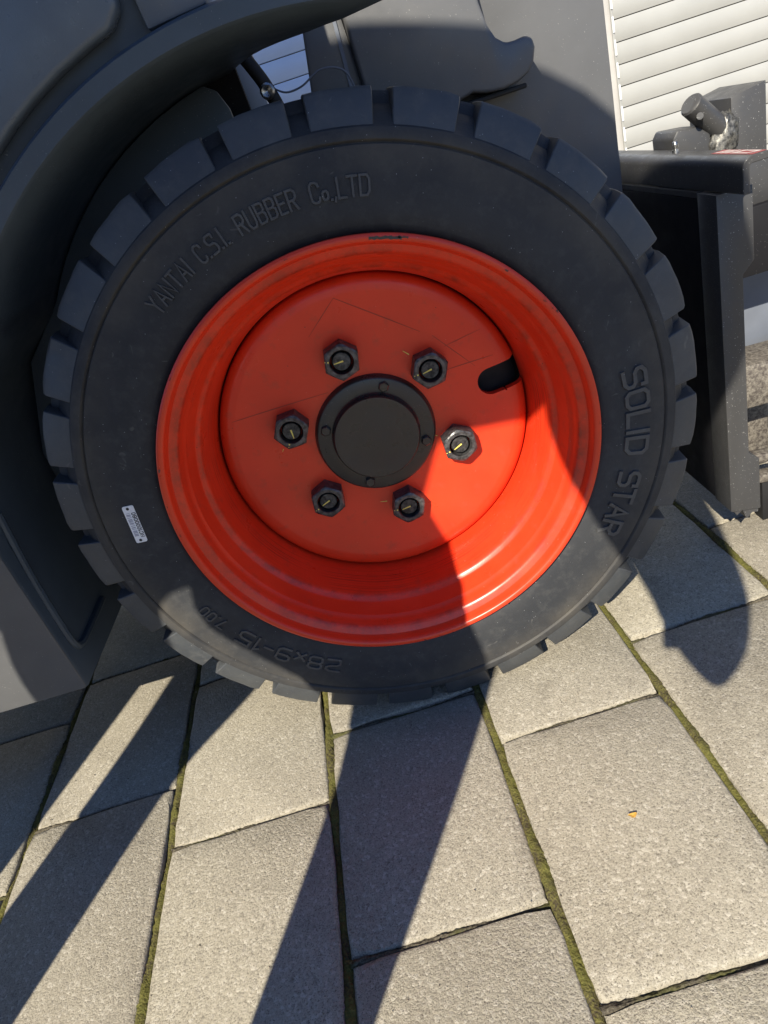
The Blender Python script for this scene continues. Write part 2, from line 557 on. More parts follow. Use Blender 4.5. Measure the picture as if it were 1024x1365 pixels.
# moss in the joints: bumpy strips
MV, MF = [], []
SV, SF = [], []
def moss_strip(ax, ay, bx, by, wd, top, seed, hi=0.0035, MV=MV, MF=MF):
    r = random.Random(seed)
    a, b = pv(ax, ay), pv(bx, by)
    L = (b - a).length
    n = max(6, int(L / 0.0035))
    d = (b - a) / L
    nn = Vector((-d.y, d.x, 0))
    base = len(MV)
    m = 6
    ph = r.uniform(0, 9)
    for i in range(n + 1):
        s = L * i / n
        lift = top + 0.0022 * math.sin(s * 21 + ph) + 0.0016 * math.sin(s * 57 + ph * 2)
        for k in range(m):
            q = (k / (m - 1) - 0.5)
            arch = (0.25 - q * q) * 4
            p = a + d * (s + r.uniform(-0.001, 0.001)) + nn * (q * wd + r.uniform(-0.0006, 0.0006))
            MV.append((p.x, p.y, lift - 0.003 * (1 - arch) + r.uniform(-0.0014, hi * 0.4)))
    for i in range(n):
        for k in range(m - 1):
            v = base + i * m + k
            MF.append((v, v + 1, v + m + 1, v + m))
for c in range(-5, 5):
    moss_strip(X0 + c * COLW, -1.0, X0 + c * COLW, 1.0, JX + 0.004, -0.0040 if c != -1 else -0.0058, 50 + c)
    off = OFFS.get(c, None)
    if off is None: continue
    for k in range(-2, 4):
        yy = off + k * ROWL
        moss_strip(X0 + (c - 1) * COLW + 0.004, yy, X0 + c * COLW - 0.004, yy, JY + 0.003, -0.0066, 90 + c * 11 + k, 0.0035, SV, SF)
ms = obj('moss', MV, MF, M['moss'], None, True)
tag(ms, 'olive green moss filling the joints between the concrete pavers', 'moss', kind='stuff')

so = obj('joint_soil', SV, SF, M['soil'], None, True)
tag(so, 'sandy brown soil in the short joints across the paver rows', 'soil', kind='stuff')

# grit lying on the pavers (dark and pale crumbs)
GV, GF = [], []
rg = random.Random(21)
for i in range(420):
    x, y = rg.uniform(-0.75, 0.6), rg.uniform(-0.45, 0.25)
    s = rg.choice((0.0006, 0.0008, 0.001, 0.0014))
    b = len(GV)
    for dx, dy, dz in ((-1, 0, 0), (0.5, 0.9, 0), (0.6, -0.8, 0), (0, 0, 1.2)):
        GV.append((x + dx * s * rg.uniform(.7, 1.3), y + dy * s * rg.uniform(.7, 1.3), -0.0028 + dz * s + 0.0008))
    GF += [(b, b + 1, b + 3), (b + 1, b + 2, b + 3), (b + 2, b, b + 3)]
gr = obj('grit', GV, GF, m_plain('grit', (0.20, 0.17, 0.13), 0.9, 0, .3, .6, 200))
tag(gr, 'fine brown grit scattered over the concrete pavers', 'grit', kind='stuff')

lv = []
for k in range(9):
    a = 2 * math.pi * k / 9
    lv.append((0.142 + 0.0045 * math.cos(a) * (1 + 0.3 * math.sin(3 * a)), -0.2215 + 0.003 * math.sin(a), 0.0008 + 0.0015 * abs(math.cos(a))))
lv.append((0.142, -0.2215, 0.0004))
lf = obj('dry_leaf', lv, [(k, (k + 1) % 9, 9) for k in range(9)], M['leaf'])
tag(lf, 'tiny dry yellow leaf scrap on the large sunlit paver', 'leaf')

# ================================================================== background building: two roller shutters and their rail
YS = 2.05
PITCH_S = 0.0664
def shutter(name, xa, xb, label, mat):
    t = thing(name, label, 'shutter', ((xa + xb) / 2, YS, 0))
    prof = []
    for k in range(7):
        s = k / 6
        prof.append((0.002 - 0.005 * math.sin(math.pi * min(1, max(0, s))) ** 0.8, 0.0012 + (PITCH_S - 0.0030) * s))
    V, F = [], []
    for x in (xa, xb):
        for y, z in prof: V.append((x, YS + y, z))
    n = len(prof)
    for k in range(n - 1): F.append((k, n + k, n + k + 1, k + 1))
    V += [(xa, YS + 0.012, 0.0012), (xb, YS + 0.012, 0.0012), (xa, YS + 0.012, PITCH_S - .0018), (xb, YS + 0.012, PITCH_S - .0018)]
    F += [(2 * n, 2 * n + 1, n, 0), (n - 1, 2 * n - 1, 2 * n + 3, 2 * n + 2)]
    me = bpy.data.meshes.new('slat')
    me.from_pydata(V, [], F)
    me.update()
    me.polygons.foreach_set('use_smooth', [True] * len(me.polygons))
    me.set_sharp_from_angle(angle=rad(40))
    me.materials.append(mat)
    for i in range(34):
        o = bpy.data.objects.new('slat', me)
        COL.objects.link(o)
        adopt(o, t)
        o.location = (0, rnd.uniform(-0.0006, 0.0006), 0.02 + i * PITCH_S)
    box('backing_strip', xa, xb, YS + 0.014, YS + 0.03, 0.0, 2.4, M['scuffbrown'], t)
    box('bottom_bar', xa, xb, YS - 0.012, YS + 0.012, 0.0, 0.0195, M['rail'], t)
    return t
shutter('roller_shutter', -2.2, 1.050, 'slatted roller shutter with blue skylight put into its colour, glimpsed through the gap above the tyre', M['slat_skylit'])
shutter('roller_shutter', 1.108, 4.4, 'large cream slatted roller shutter behind the black attachment frame', M['slat'])
gr_ = thing('guide_rail', 'narrow grey guide rail along the left edge of the cream roller shutter', 'rail', (1.09, YS, 0))
box('rail_post', 1.056, 1.101, YS - 0.03, YS + 0.03, 0, 2.4, M['rail'], gr_, 0.004)
box('rail_lip', 1.098, 1.107, YS - 0.038, YS - 0.031, 0, 2.4, M['slat'], gr_, 0.002)
for i in range(30):
    box('brush_clip', 1.100, 1.105, YS - 0.042, YS - 0.0385, 0.05 + i * PITCH_S, 0.095 + i * PITCH_S, M['tag'], gr_)
bw = thing('building', 'pale rendered building wall holding the roller shutters', 'building', (1, YS + .2, 0))
box('lintel', -6, 8, YS - 0.06, YS + 0.35, 2.35, 3.6, M['wall'], bw)
box('wall_pier', -6, -2.24, YS - 0.05, YS + 0.35, 0, 2.35, M['wall'], bw)
box('wall_pier', 4.44, 8, YS - 0.05, YS + 0.35, 0, 2.35, M['wall'], bw)

# ================================================================== the loader
ld = thing('wheel_loader', 'dark grey compact loader with an orange-red rimmed solid tyre under its fender', 'loader', (0, 0.4, 0))

# ---- tyre body
SIDE = [(0.030, 0.2330), (0.016, 0.2345), (0.0095, 0.2395), (0.0058, 0.2460), (0.0044, 0.2560), (0.0042, 0.2700), (0.0050, 0.2900),
        (0.0064, 0.3085), (0.0068, 0.3106), (0.0088, 0.3116), (0.0092, 0.3124), (0.0078, 0.3134), (0.0068, 0.3146), (0.0072, 0.3190), (0.0092, 0.3242), (0.0118, 0.3258)]
CROWN = [(0.0200, 0.3335), (0.0270, 0.3392), (0.0350, 0.3425), (0.0400, 0.3500), (0.0430, 0.3530), (0.1145, 0.3545)]
WID = 0.229
half = SIDE + CROWN
prof = half + [(WID - y, R) for y, R in reversed(half[:-1])]
V, F = lathe(prof, 224)
tyre = obj('tyre', V, F, M['rubber'], ld, True, 28)
tyre['label'] = 'black solid rubber tyre with raised lettering, orange-red rim inside'

def side_y(R):
    for (ya, Ra), (yb, Rb) in zip(SIDE, SIDE[1:]):
        if Ra <= R <= Rb:
            return ya + (yb - ya) * (R - Ra) / (Rb - Ra)
    return 0.006

# ---- tread lugs, 28 to a row
def lug_mesh(mirror=False, seed=0):
    r = random.Random(300 + seed)
    hw = rad(4.93)
    pts = [(0.0112, 0.3248, 1.0), (0.0192, 0.3525, 1.0), (0.0225, 0.3556, 0.99), (0.040, 0.3560, 1.0), (0.0560, 0.3560, 1.0), (0.0560, 0.330, 1.0), (0.0300, 0.3215, 1.0)]
    bm = bmesh.new()
    cols = []
    NS = 6
    skew = r.uniform(-0.02, 0.02)
    for i in range(NS + 1):
        q = -1 + 2 * i / NS
        row = []
        for j, (y, R, k) in enumerate(pts):
            a = q * hw * k + (y - 0.022) * 0.12
            if j in (1, 2): R = R - (0.0022 * r.random() if i in (0, NS) else 0.0007 * r.random())
            if j == 1: y = y + r.uniform(-0.0005, 0.0005)
            if i in (0, NS): a += r.uniform(-0.0022, 0.0022)
            yy = WID - y if mirror else y
            row.append(bm.verts.new((R * math.cos(a), yy, R * math.sin(a))))
        cols.append(row)
    n = len(pts)
    for i in range(NS):
        for k in range(n):
            bm.faces.new((cols[i][k], cols[i + 1][k], cols[i + 1][(k + 1) % n], cols[i][(k + 1) % n]))
    bm.faces.new(cols[0])
    bm.faces.new(list(reversed(cols[-1])))
    bmesh.ops.recalc_face_normals(bm, faces=bm.faces)
    ed = [e for e in bm.edges if len(e.link_faces) == 2 and e.calc_face_angle() > 0.9]
    bmesh.ops.bevel(bm, geom=ed, offset=0.0010, segments=1, affect='EDGES')
    me = bpy.data.meshes.new('tread_lug')
    bm.to_mesh(me)
    bm.free()
    me.materials.append(M['rubber_lug'])
    me.polygons.foreach_set('use_smooth', [True] * len(me.polygons))
    me.set_sharp_from_angle(angle=rad(35))
    return me
LM, LM2 = [lug_mesh(False, i) for i in range(7)], [lug_mesh(True, 20)]
for mesh, start in ((LM, 3.05), (LM2, 9.5)):
    for k in range(28):
        o = bpy.data.objects.new('tread_lug', mesh[(k * 5 + k // 7) % len(mesh)])
        COL.objects.link(o)
        adopt(o, tyre)
        o.matrix_basis = Matrix.Translation((0, 0, ZC)) @ Matrix.Rotation(-rad(start + k * 360 / 28 + rnd.uniform(-.2, .2)), 4, 'Y')

# ---- raised lettering: a stroke alphabet bent around the sidewall
c_ = 0.16
GL = {
 'S': (0.62, [[(0.62, 0.80), (0.62, 1 - 0.02), (0.46, 1.0), (0.16, 1.0), (0, 0.86), (0, 0.66), (0.14, 0.52), (0.48, 0.50), (0.62, 0.36), (0.62, 0.14), (0.48, 0), (0.0, 0.0)]]),
 'O': (0.62, [[(0.14, 0), (0.48, 0), (0.62, 0.16), (0.62, 0.84), (0.48, 1), (0.14, 1), (0, 0.84), (0, 0.16), (0.14, 0)]]),
 'L': (0.5, [[(0, 1), (0, 0), (0.5, 0)]]),
 'I': (0.05, [[(0.02, 1), (0.02, 0)]]),
 'D': (0.62, [[(0, 0), (0.46, 0), (0.62, 0.2), (0.62, 0.8), (0.46, 1), (0, 1), (0, 0)]]),
 'T': (0.6, [[(0, 1), (0.6, 1)], [(0.3, 1), (0.3, 0)]]),
 'A': (0.62, [[(0, 0), (0.31, 1), (0.62, 0)], [(0.12, 0.34), (0.5, 0.34)]]),
 'R': (0.6, [[(0, 0), (0, 1), (0.44, 1), (0.6, 0.86), (0.6, 0.62), (0.44, 0.48), (0, 0.48)], [(0.3, 0.48), (0.6, 0)]]),
 'Y': (0.6, [[(0, 1), (0.3, 0.52), (0.6, 1)], [(0.3, 0.52), (0.3, 0)]]),
 'N': (0.58, [[(0, 0), (0, 1), (0.58, 0), (0.58, 1)]]),
 'C': (0.58, [[(0.58, 0.78), (0.54, 0.92), (0.4, 1), (0.18, 1), (0.04, 0.9), (0, 0.75), (0, 0.25), (0.04, 0.1), (0.18, 0), (0.4, 0), (0.54, 0.08), (0.58, 0.22)]]),
 'U': (0.58, [[(0, 1), (0, 0.2), (0.14, 0), (0.44, 0), (0.58, 0.2), (0.58, 1)]]),
 'B': (0.58, [[(0, 0), (0, 1), (0.42, 1), (0.55, 0.9), (0.55, 0.64), (0.42, 0.53), (0, 0.53)], [(0.42, 0.53), (0.58, 0.42), (0.58, 0.12), (0.44, 0), (0, 0)]]),
 'E': (0.52, [[(0.52, 1), (0, 1), (0, 0), (0.52, 0)], [(0, 0.52), (0.44, 0.52)]]),
 'o': (0.36, [[(0.09, 0.06), (0.27, 0.06), (0.36, 0.16), (0.36, 0.38), (0.27, 0.48), (0.09, 0.48), (0, 0.38), (0, 0.16), (0.09, 0.06)]]),
 '.': (0.05, [[(0.0, 0.0), (0.06, 0.0)]]),
 ',': (0.06, [[(0.06, 0.06), (0.0, -0.12)]]),
 '-': (0.36, [[(0, 0.48), (0.36, 0.48)]]),
 'x': (0.42, [[(0, 0.0), (0.42, 0.55)], [(0, 0.55), (0.42, 0.0)]]),
 '1': (0.2, [[(0.0, 0.82), (0.18, 1), (0.18, 0)]]),
 '2': (0.58, [[(0, 1), (0.44, 1), (0.58, 0.86), (0.58, 0.66), (0.44, 0.54), (0.14, 0.5), (0, 0.36), (0, 0), (0.58, 0)]]),
 '5': (0.58, [[(0.58, 1), (0, 1), (0, 0.56), (0.44, 0.56), (0.58, 0.42), (0.58, 0.14), (0.44, 0), (0, 0)]]),
 '7': (0.55, [[(0, 1), (0.55, 1), (0.2, 0)]]),
 '8': (0.58, [[(0.12, 0.52), (0, 0.64), (0, 0.88), (0.12, 1), (0.46, 1), (0.58, 0.88), (0.58, 0.64), (0.46, 0.52), (0.12, 0.52)], [(0.12, 0.52), (0, 0.4), (0, 0.12), (0.12, 0), (0.46, 0), (0.58, 0.12), (0.58, 0.4), (0.46, 0.52)]]),
 '9': (0.58, [[(0.58, 0.52), (0.14, 0.52), (0, 0.64), (0, 0.86), (0.14, 1), (0.44, 1), (0.58, 0.86), (0.58, 0.14), (0.44, 0), (0.04, 0)]]),
 '0': (0.52, [[(0.12, 0), (0.4, 0), (0.52, 0.16), (0.52, 0.84), (0.4, 1), (0.12, 1), (0, 0.84), (0, 0.16), (0.12, 0)]]),
 ' ': (0.45, []),
}
def ribbon(poly, t):
    """mitred offset ribbon: list of (left, right) points, closed flag"""
    P = [Vector((x, y)) for x, y in poly]
    closed = (P[0] - P[-1]).length < 1e-6
    if closed: P = P[:-1]
    n = len(P)
    L, Rr = [], []
    for i in range(n):
        if closed or 0 < i < n - 1:
            d1 = (P[i] - P[i - 1]).normalized()
            d2 = (P[(i + 1) % n] - P[i]).normalized()
        elif i == 0:
            d1 = d2 = (P[1] - P[0]).normalized()
        else:
            d1 = d2 = (P[-1] - P[-2]).normalized()
        n1, n2 = Vector((-d1.y, d1.x)), Vector((-d2.y, d2.x))
        mm = (n1 + n2)
        if mm.length < 1e-3: mm = n1.copy()
        mm.normalize()
        sc_ = min(1.9, 1 / max(0.25, mm.dot(n1)))
        p = P[i].copy()
        if not closed and i == 0: p = p - d1 * t * 0.5
        if not closed and i == n - 1: p = p + d1 * t * 0.5
        L.append(p + mm * t * 0.5 * sc_)
        Rr.append(p - mm * t * 0.5 * sc_)
    return L, Rr, closed

def strokes(text, height, stroke, gap, fit=None):
    """list of (left pts, right pts, closed) in metres; fit = total length"""
    x, items = 0.0, []
    for ch in text:
        wd, polys = GL[ch]
        items.append((x, polys))
        x += wd * 1.0 + gap
    total = (x - gap)
    kx = (fit / total) if fit else height
    out = []
    for x0_, polys in items:
        for p in polys:
            dense = []
            for a, b in zip(p, p[1:]):
                dense.append(a)
            dense.append(p[-1])
            out.append(ribbon([((x0_ + q[0]) * kx, q[1] * height) for q in dense], stroke))
    return out

def arc_text(text, Rbase, th0, th1, height, stroke, raise_, gap=0.26):
    R0 = Rbase - height / 2
    fit = rad(th0 - th1) * Rbase
    V, F = [], []
    for si, (Lp, Rp, closed) in enumerate(strokes(text, height, stroke, gap, fit)):
        up = raise_ + (si % 3) * 0.00005
        base = len(V)
        n = len(Lp)
        for l, r in zip(Lp, Rp):
            c = (l + r) / 2
            for p, h in ((c + (l - c) * 1.25, -0.0006), (l, up), (r, up), (c + (r - c) * 1.25, -0.0006)):
                a = rad(th0) - p.x / Rbase
                R = R0 + p.y
                V.append((R * math.cos(a), side_y(R) - h, ZC + R * math.sin(a)))
        m = n if closed else n - 1
        for i in range(m):
            j = (i + 1) % n
            for k in range(3):
                F.append((base + i * 4 + k, base + j * 4 + k, base + j * 4 + k + 1, base + i * 4 + k + 1))
        if not closed:
            F.append((base, base + 1, base + 2, base + 3))
            e = base + (n - 1) * 4
            F.append((e + 3, e + 2, e + 1, e))
    bm = bmesh.new()
    vs = [bm.verts.new(v) for v in V]
    for f in F: bm.faces.new([vs[i] for i in f])
    o = bm_obj('lettering', bm, M['letter'], tyre)
    return o
arc_text('YANTAI', 0.2785, 125.3, 114.4, 0.0165, 0.0020, 0.0018)['label'] = 'raised rubber lettering reading YANTAI'
arc_text('C.S.I.', 0.2785, 111.9, 105.2, 0.0165, 0.0020, 0.0018)['label'] = 'raised rubber lettering reading C.S.I.'
arc_text('RUBBER', 0.2785, 102.4, 90.4, 0.0165, 0.0020, 0.0018)['label'] = 'raised rubber lettering reading RUBBER'
arc_text('Co.,LTD', 0.2785, 87.6, 76.6, 0.0165, 0.0020, 0.0018, 0.2)['label'] = 'raised rubber lettering reading Co.,LTD'
arc_text('SOLID', 0.2805, 5.2, -14.6, 0.0235, 0.0040, 0.0024, 0.22)['label'] = 'large raised rubber lettering reading SOLID'
arc_text('STAR', 0.2795, -19.6, -35.6, 0.0235, 0.0040, 0.0024, 0.22)['label'] = 'large raised rubber lettering reading STAR'
arc_text('28x9-15', 0.2745, 242.0, 214.2, 0.0185, 0.0028, 0.0020, 0.24)['label'] = 'raised rubber size lettering reading 28x9-15'
arc_text('7.00', 0.2745, 209.6, 202.4, 0.0130, 0.0021, 0.0016, 0.28)['label'] = 'small raised rubber lettering reading 7.00'

# ---- serial plate on the sidewall
pc = rad(175.2)
pt = Vector((-math.sin(pc), 0, math.cos(pc)))          # tangential, ccw
pr = Vector((math.cos(pc), 0, math.sin(pc)))
pcen = Vector((0.2780 * math.cos(pc), 0, ZC + 0.2780 * math.sin(pc)))
def plate_pt(a, b, y):                                   # a along the length (downwards in the photo), b across (outwards)
    v = pcen + pt * a + pr * b
    return (v.x, y, v.z)
PLY = 0.0036
bm = bmesh.new()
Lh, Wh, rr = 0.0228, 0.0062, 0.0018
out = []
for cxs, czs, a0 in ((Lh - rr, Wh - rr, 0), (-Lh + rr, Wh - rr, 90), (-Lh + rr, -Wh + rr, 180), (Lh - rr, -Wh + rr, 270)):
    for k in range(4):
        a = rad(a0 + k * 30)
        out.append((cxs + rr * math.cos(a), czs + rr * math.sin(a)))
top = [bm.verts.new(plate_pt(a, b, PLY)) for a, b in out]
bot = [bm.verts.new(plate_pt(a, b, PLY + 0.0012)) for a, b in out]
bm.faces.new(top)
for i in range(len(out)):
    bm.faces.new((top[i], top[(i + 1) % len(out)], bot[(i + 1) % len(out)], bot[i]))
sp_ = bm_obj('serial_plate', bm, M['tag'], tyre)
sp_['label'] = 'small white metal plate with bar code and number NC1000080'
V, F = [], []
def plate_rect(a0, a1, b0, b1, dy=0.00012):
    i = len(V)
    V.extend([plate_pt(a0, b0, PLY - dy), plate_pt(a1, b0, PLY - dy), plate_pt(a1, b1, PLY - dy), plate_pt(a0, b1, PLY - dy)])
    F.append((i, i + 1, i + 2, i + 3))
for aa in (-0.0197, 0.0197):
    i = len(V)
    for k in range(10):
        an = 2 * math.pi * k / 10
        V.append(plate_pt(aa + 0.0017 * math.cos(an), 0.0006 + 0.0017 * math.sin(an), PLY - 0.0003))
    F.append(tuple(range(i, i + 10)))
num = strokes('NC1000080', 0.0038, 0.00085, 0.34, 0.0300)
for Lp, Rp, closed in num:
    n = len(Lp)
    m = n if closed else n - 1
    for i in range(m):
        j = (i + 1) % n
        q = len(V)
        for p in (Lp[i], Lp[j], Rp[j], Rp[i]):
            V.append(plate_pt(0.0160 - p.x, -0.0053 + p.y * 1.0, PLY - 0.00014))
        F.append((q, q + 1, q + 2, q + 3))
obj('plate_print', V, F, M['ink'], tyre)
V, F = [], []
aa = -0.0145
rb = random.Random(3)
while aa < 0.0140:
    wdt = rb.choice((0.0004, 0.0007, 0.0011))
    plate_rect(aa, aa + wdt, 0.0002, 0.0048)
    aa += wdt + rb.choice((0.0005, 0.0009, 0.0013))
obj('plate_bar_code', V, F, M['greyink'], tyre)

# ---- rim
RIM = [(0.0300, 0.2335), (0.0120, 0.2350), (0.0050, 0.2378), (0.0016, 0.2388), (-0.0006, 0.2384), (-0.0020, 0.2368), (-0.0024, 0.2345), (-0.0018, 0.2322), (-0.0004, 0.2308),
       (0.0030, 0.2298), (0.0085, 0.2286), (0.0100, 0.2278), (0.0125, 0.2225), (0.0140, 0.2200), (0.0160, 0.2186), (0.0220, 0.2170), (0.0285, 0.2150), (0.0300, 0.2134), (0.0318, 0.2128),
       (0.0500, 0.2078), (0.0524, 0.2064), (0.0545, 0.2030), (0.0570, 0.2008), (0.0620, 0.1990), (0.0850, 0.1935), (0.1000, 0.1910), (0.1120, 0.1897), (0.1300, 0.1890)]
V, F = lathe(RIM, 192)
rim = obj('rim', V, F, M['rim'], ld, True, 32)
rim['label'] = 'glossy orange-red deep-dish steel rim'

# disc with one slotted hole near its right edge
DISC = [(0.0905, 0.0), (0.1125, 0.045), (0.1125, 0.075), (0.1118, 0.100), (0.1100, 0.130), (0.1080, 0.155), (0.1066, 0.170), (0.1072, 0.178), (0.1092, 0.1832), (0.1130, 0.1866), (0.1200, 0.1880)]
def disc_y(R):
    for (ya, Ra), (yb, Rb) in zip(DISC, DISC[1:]):
        if Ra <= R <= Rb:
            return ya + (yb - ya) * (R - Ra) / (Rb - Ra)
    return 0.112
# slot: stadium from radius 0.150 to past the edge, direction about 6.5 degrees
SL_A, SL_R0, SL_H = rad(8.0), 0.1515, 0.0165
def slot_d(x, z):
    u = x * math.cos(SL_A) + z * math.sin(SL_A)
    v = -x * math.sin(SL_A) + z * math.cos(SL_A)
    du = max(0, SL_R0 - u, u - 0.1900)
    return math.hypot(du, v) - SL_H
def slot_snap(x, z):
    u = x * math.cos(SL_A) + z * math.sin(SL_A)
    v = -x * math.sin(SL_A) + z * math.cos(SL_A)
    cu = min(max(u, SL_R0), 0.1900)
    d = math.hypot(u - cu, v)
    if d < 1e-9: return x, z
    u2, v2 = cu + (u - cu) / d * SL_H, v / d * SL_H
    return u2 * math.cos(SL_A) - v2 * math.sin(SL_A), u2 * math.sin(SL_A) + v2 * math.cos(SL_A)
NA = 240
RR = [0.045, 0.06, 0.075, 0.09, 0.105, 0.118, 0.128] + [0.133 + 0.0022 * i for i in range(22)] + [0.1818, 0.1836, 0.1852, 0.1866, 0.1874, 0.1880]
bm = bmesh.new()
grid = []
for R in RR:
    row = []
    for k in range(NA):
        a = 2 * math.pi * k / NA
        x, z = R * math.cos(a), R * math.sin(a)
        d = slot_d(x, z)
        if abs(d) < 0.0022 and R < 0.183:
            x, z = slot_snap(x, z)
        q = math.hypot(x, z)
        row.append((bm.verts.new((x, disc_y(min(q, 0.188)), ZC + z)), d))
    grid.append(row)
rim_edge = []
for i in range(len(RR) - 1):
    for k in range(NA):
        q = [grid[i][k], grid[i][(k + 1) % NA], grid[i + 1][(k + 1) % NA], grid[i + 1][k]]
        if min(v[1] for v in q) < -0.0022: continue
        if sum(slot_d(v[0].co.x, v[0].co.z - ZC) for v in q) / 4 < -0.0002: continue
        try: bm.faces.new([v[0] for v in q])
        except ValueError: pass
for v in [v for v in bm.verts if not v.link_faces]: bm.verts.remove(v)
# give the plate its thickness around the slot
be = [e for e in bm.edges if len(e.link_faces) == 1 and all(abs(slot_d(v.co.x, v.co.z - ZC)) < 0.004 for v in e.verts)]
ex = bmesh.ops.extrude_edge_only(bm, edges=be)
for v in [x for x in ex['geom'] if isinstance(x, bmesh.types.BMVert)]: v.co.y += 0.010
dsc = bm_obj('wheel_disc', bm, M['rim'], rim, True, 45)
dsc['label'] = 'orange-red wheel disc with one dark slotted hole'
# dark brake drum behind the disc
V, F = lathe([(0.135, 0.0), (0.135, 0.14), (0.132, 0.172), (0.140, 0.186), (0.22, 0.186)], 64)
obj('brake_drum', V, F, M['darkvoid'], rim, True, 40)

# hub cap
HUB = [(0.1125, 0.0740), (0.1060, 0.0722), (0.1040, 0.0708), (0.1035, 0.0695), (0.1035, 0.0540), (0.1020, 0.0525), (0.0945, 0.0520), (0.0926, 0.0506), (0.0924, 0.0484), (0.0928, 0.0450), (0.0924, 0.030), (0.0923, 0.0001)]
V, F = lathe(HUB, 96)
obj('hub_cap', V, F, M['hub'], rim, True, 35)['label'] = 'black painted round hub cap'
for k in range(4):
    a = rad(66 + 90 * k)
    V, F = [], []
    cx, cz = 0.0615 * math.cos(a), ZC + 0.0615 * math.sin(a)
    rot = rnd.uniform(0, 1)
    for y, R in ((0.1036, 0.0065), (0.0995, 0.0065), (0.0985, 0.0052)):
        for j in range(6):
            q = rot + j * math.pi / 3
            V.append((cx + R * math.cos(q), y, cz + R * math.sin(q)))
    for l in range(2):
        for j in range(6): F.append((l * 6 + j, l * 6 + (j + 1) % 6, (l + 1) * 6 + (j + 1) % 6, (l + 1) * 6 + j))
    F.append((12, 13, 14, 15, 16, 17))
    obj('hub_bolt', V, F, M['hub'], rim)

# wheel nuts, studs and yellow check marks
def ring_verts(cx, cz, y, R, n, rot):
    return [(cx + R * math.cos(rot + 2 * math.pi * j / n), y, cz + R * math.sin(rot + 2 * math.pi * j / n)) for j in range(n)]
NROT = [0.15, 0.32, 0.05, 0.42, 0.2, 0.55]
MARK = [175, 168, 250, 195, 172, 193]
for k in range(6):
    a = rad(36.9 + 60 * k)
    cx, cz = 0.1022 * math.cos(a), ZC + 0.1022 * math.sin(a)
    V, F = [], []
    n = 36
    ro = NROT[k]
    def hexR(j, R):                                      # hexagon radius at step j of 36
        an = (2 * math.pi * j / n) % (math.pi / 3) - math.pi / 6
        return R * math.cos(math.pi / 6) / math.cos(an)
    RC = 0.0222
    lv_ = [[hexR(j, RC) for j in range(n)], [hexR(j, RC) for j in range(n)], [hexR(j, RC) for j in range(n)], [hexR(j, RC) for j in range(n)], [min(hexR(j, RC), 0.0208) for j in range(n)], [0.0180] * n, [0.0142] * n, [0.0136] * n, [0.0136] * n]
    ys = [0.1125, 0.1085, 0.1060, 0.0918, 0.0906, 0.0895, 0.0895, 0.0904, 0.104]
    for R, y in zip(lv_, ys):
        for j in range(n):
            q = ro + 2 * math.pi * j / n
            V.append((cx + R[j] * math.cos(q), y, cz + R[j] * math.sin(q)))
    for l in range(len(ys) - 1):
        for j in range(n): F.append((l * n + j, l * n + (j + 1) % n, (l + 1) * n + (j + 1) % n, (l + 1) * n + j))
    obj('wheel_nut', V, F, M['nut'], rim, True, 22)
    V, F = [], []
    n2 = 24
    SS = [(0.108, 0.0112), (0.0960, 0.0112), (0.0935, 0.0100), (0.0933, 0.0001)]
    for y, R in SS: V += ring_verts(cx, cz, y, R, n2, 0)
    for l in range(len(SS) - 1):
        for j in range(n2): F.append((l * n2 + j, l * n2 + (j + 1) % n2, (l + 1) * n2 + (j + 1) % n2, (l + 1) * n2 + j))
    obj('wheel_stud', V, F, M['stud'], rim, True, 30)
    # marks: stud end, nut face, disc
    rm = random.Random(40 + k)
    ma = rad(MARK[k])
    def stripe(r1, r2, y1, y2, wob, wd):
        V, F = [], []
        q = 0
        dx, dz = math.cos(ma + wob), math.sin(ma + wob)
        nx, nz = -dz * wd, dx * wd
        V.extend([(cx + dx * r1 + nx, y1, cz + dz * r1 + nz), (cx + dx * r2 + nx * .5, y2, cz + dz * r2 + nz * .5), (cx + dx * r2 - nx * .5, y2, cz + dz * r2 - nz * .5), (cx + dx * r1 - nx, y1, cz + dz * r1 - nz)])
        F.append((q, q + 1, q + 2, q + 3))
        obj('paint_mark', V, F, M['yellow'], rim)
    stripe(-0.002, 0.0092, 0.0930, 0.0930, rm.uniform(0.1, 0.5), 0.0010)
    stripe(0.0145, 0.0196, 0.0893, 0.0899, rm.uniform(-0.15, 0.15), 0.0009)
    stripe(0.0262, 0.0350, 0.1115, 0.1105, rm.uniform(-0.75, -0.55) if k in (0, 1, 5) else rm.uniform(-0.4, -0.1), 0.0006)

# fine scuff lines on the disc
def scuff(p0, p1, wd=0.0006):
    V, F = [], []
    n = 14
    d = Vector((p1[0] - p0[0], p1[1] - p0[1])).normalized()
    for i in range(n + 1):
        s = i / n
        x, z = p0[0] + (p1[0] - p0[0]) * s, p0[1] + (p1[1] - p0[1]) * s
        k = wd * (0.4 + 0.6 * math.sin(math.pi * min(1, s + 0.05)))
        for q in (-1, 1):
            xx, zz = x - d.y * k * q, z + d.x * k * q
            V.append((xx, disc_y(math.hypot(xx, zz)) - 0.00025, ZC + zz))
    for i in range(n): F.append((2 * i, 2 * i + 2, 2 * i + 3, 2 * i + 1))
    obj('scuff_line', V, F, M['scratch'], rim)
scuff((0.000, 0.168), (0.083, 0.103))
scuff((0.000, 0.168), (-0.040, 0.135), 0.0004)
scuff((-0.158, 0.068), (-0.040, 0.066))
scuff((0.100, 0.050), (0.158, 0.052), 0.0005)
scuff((0.105, 0.078), (0.150, 0.086), 0.0004)
scuff((0.095, 0.095), (0.135, 0.045), 0.0004)

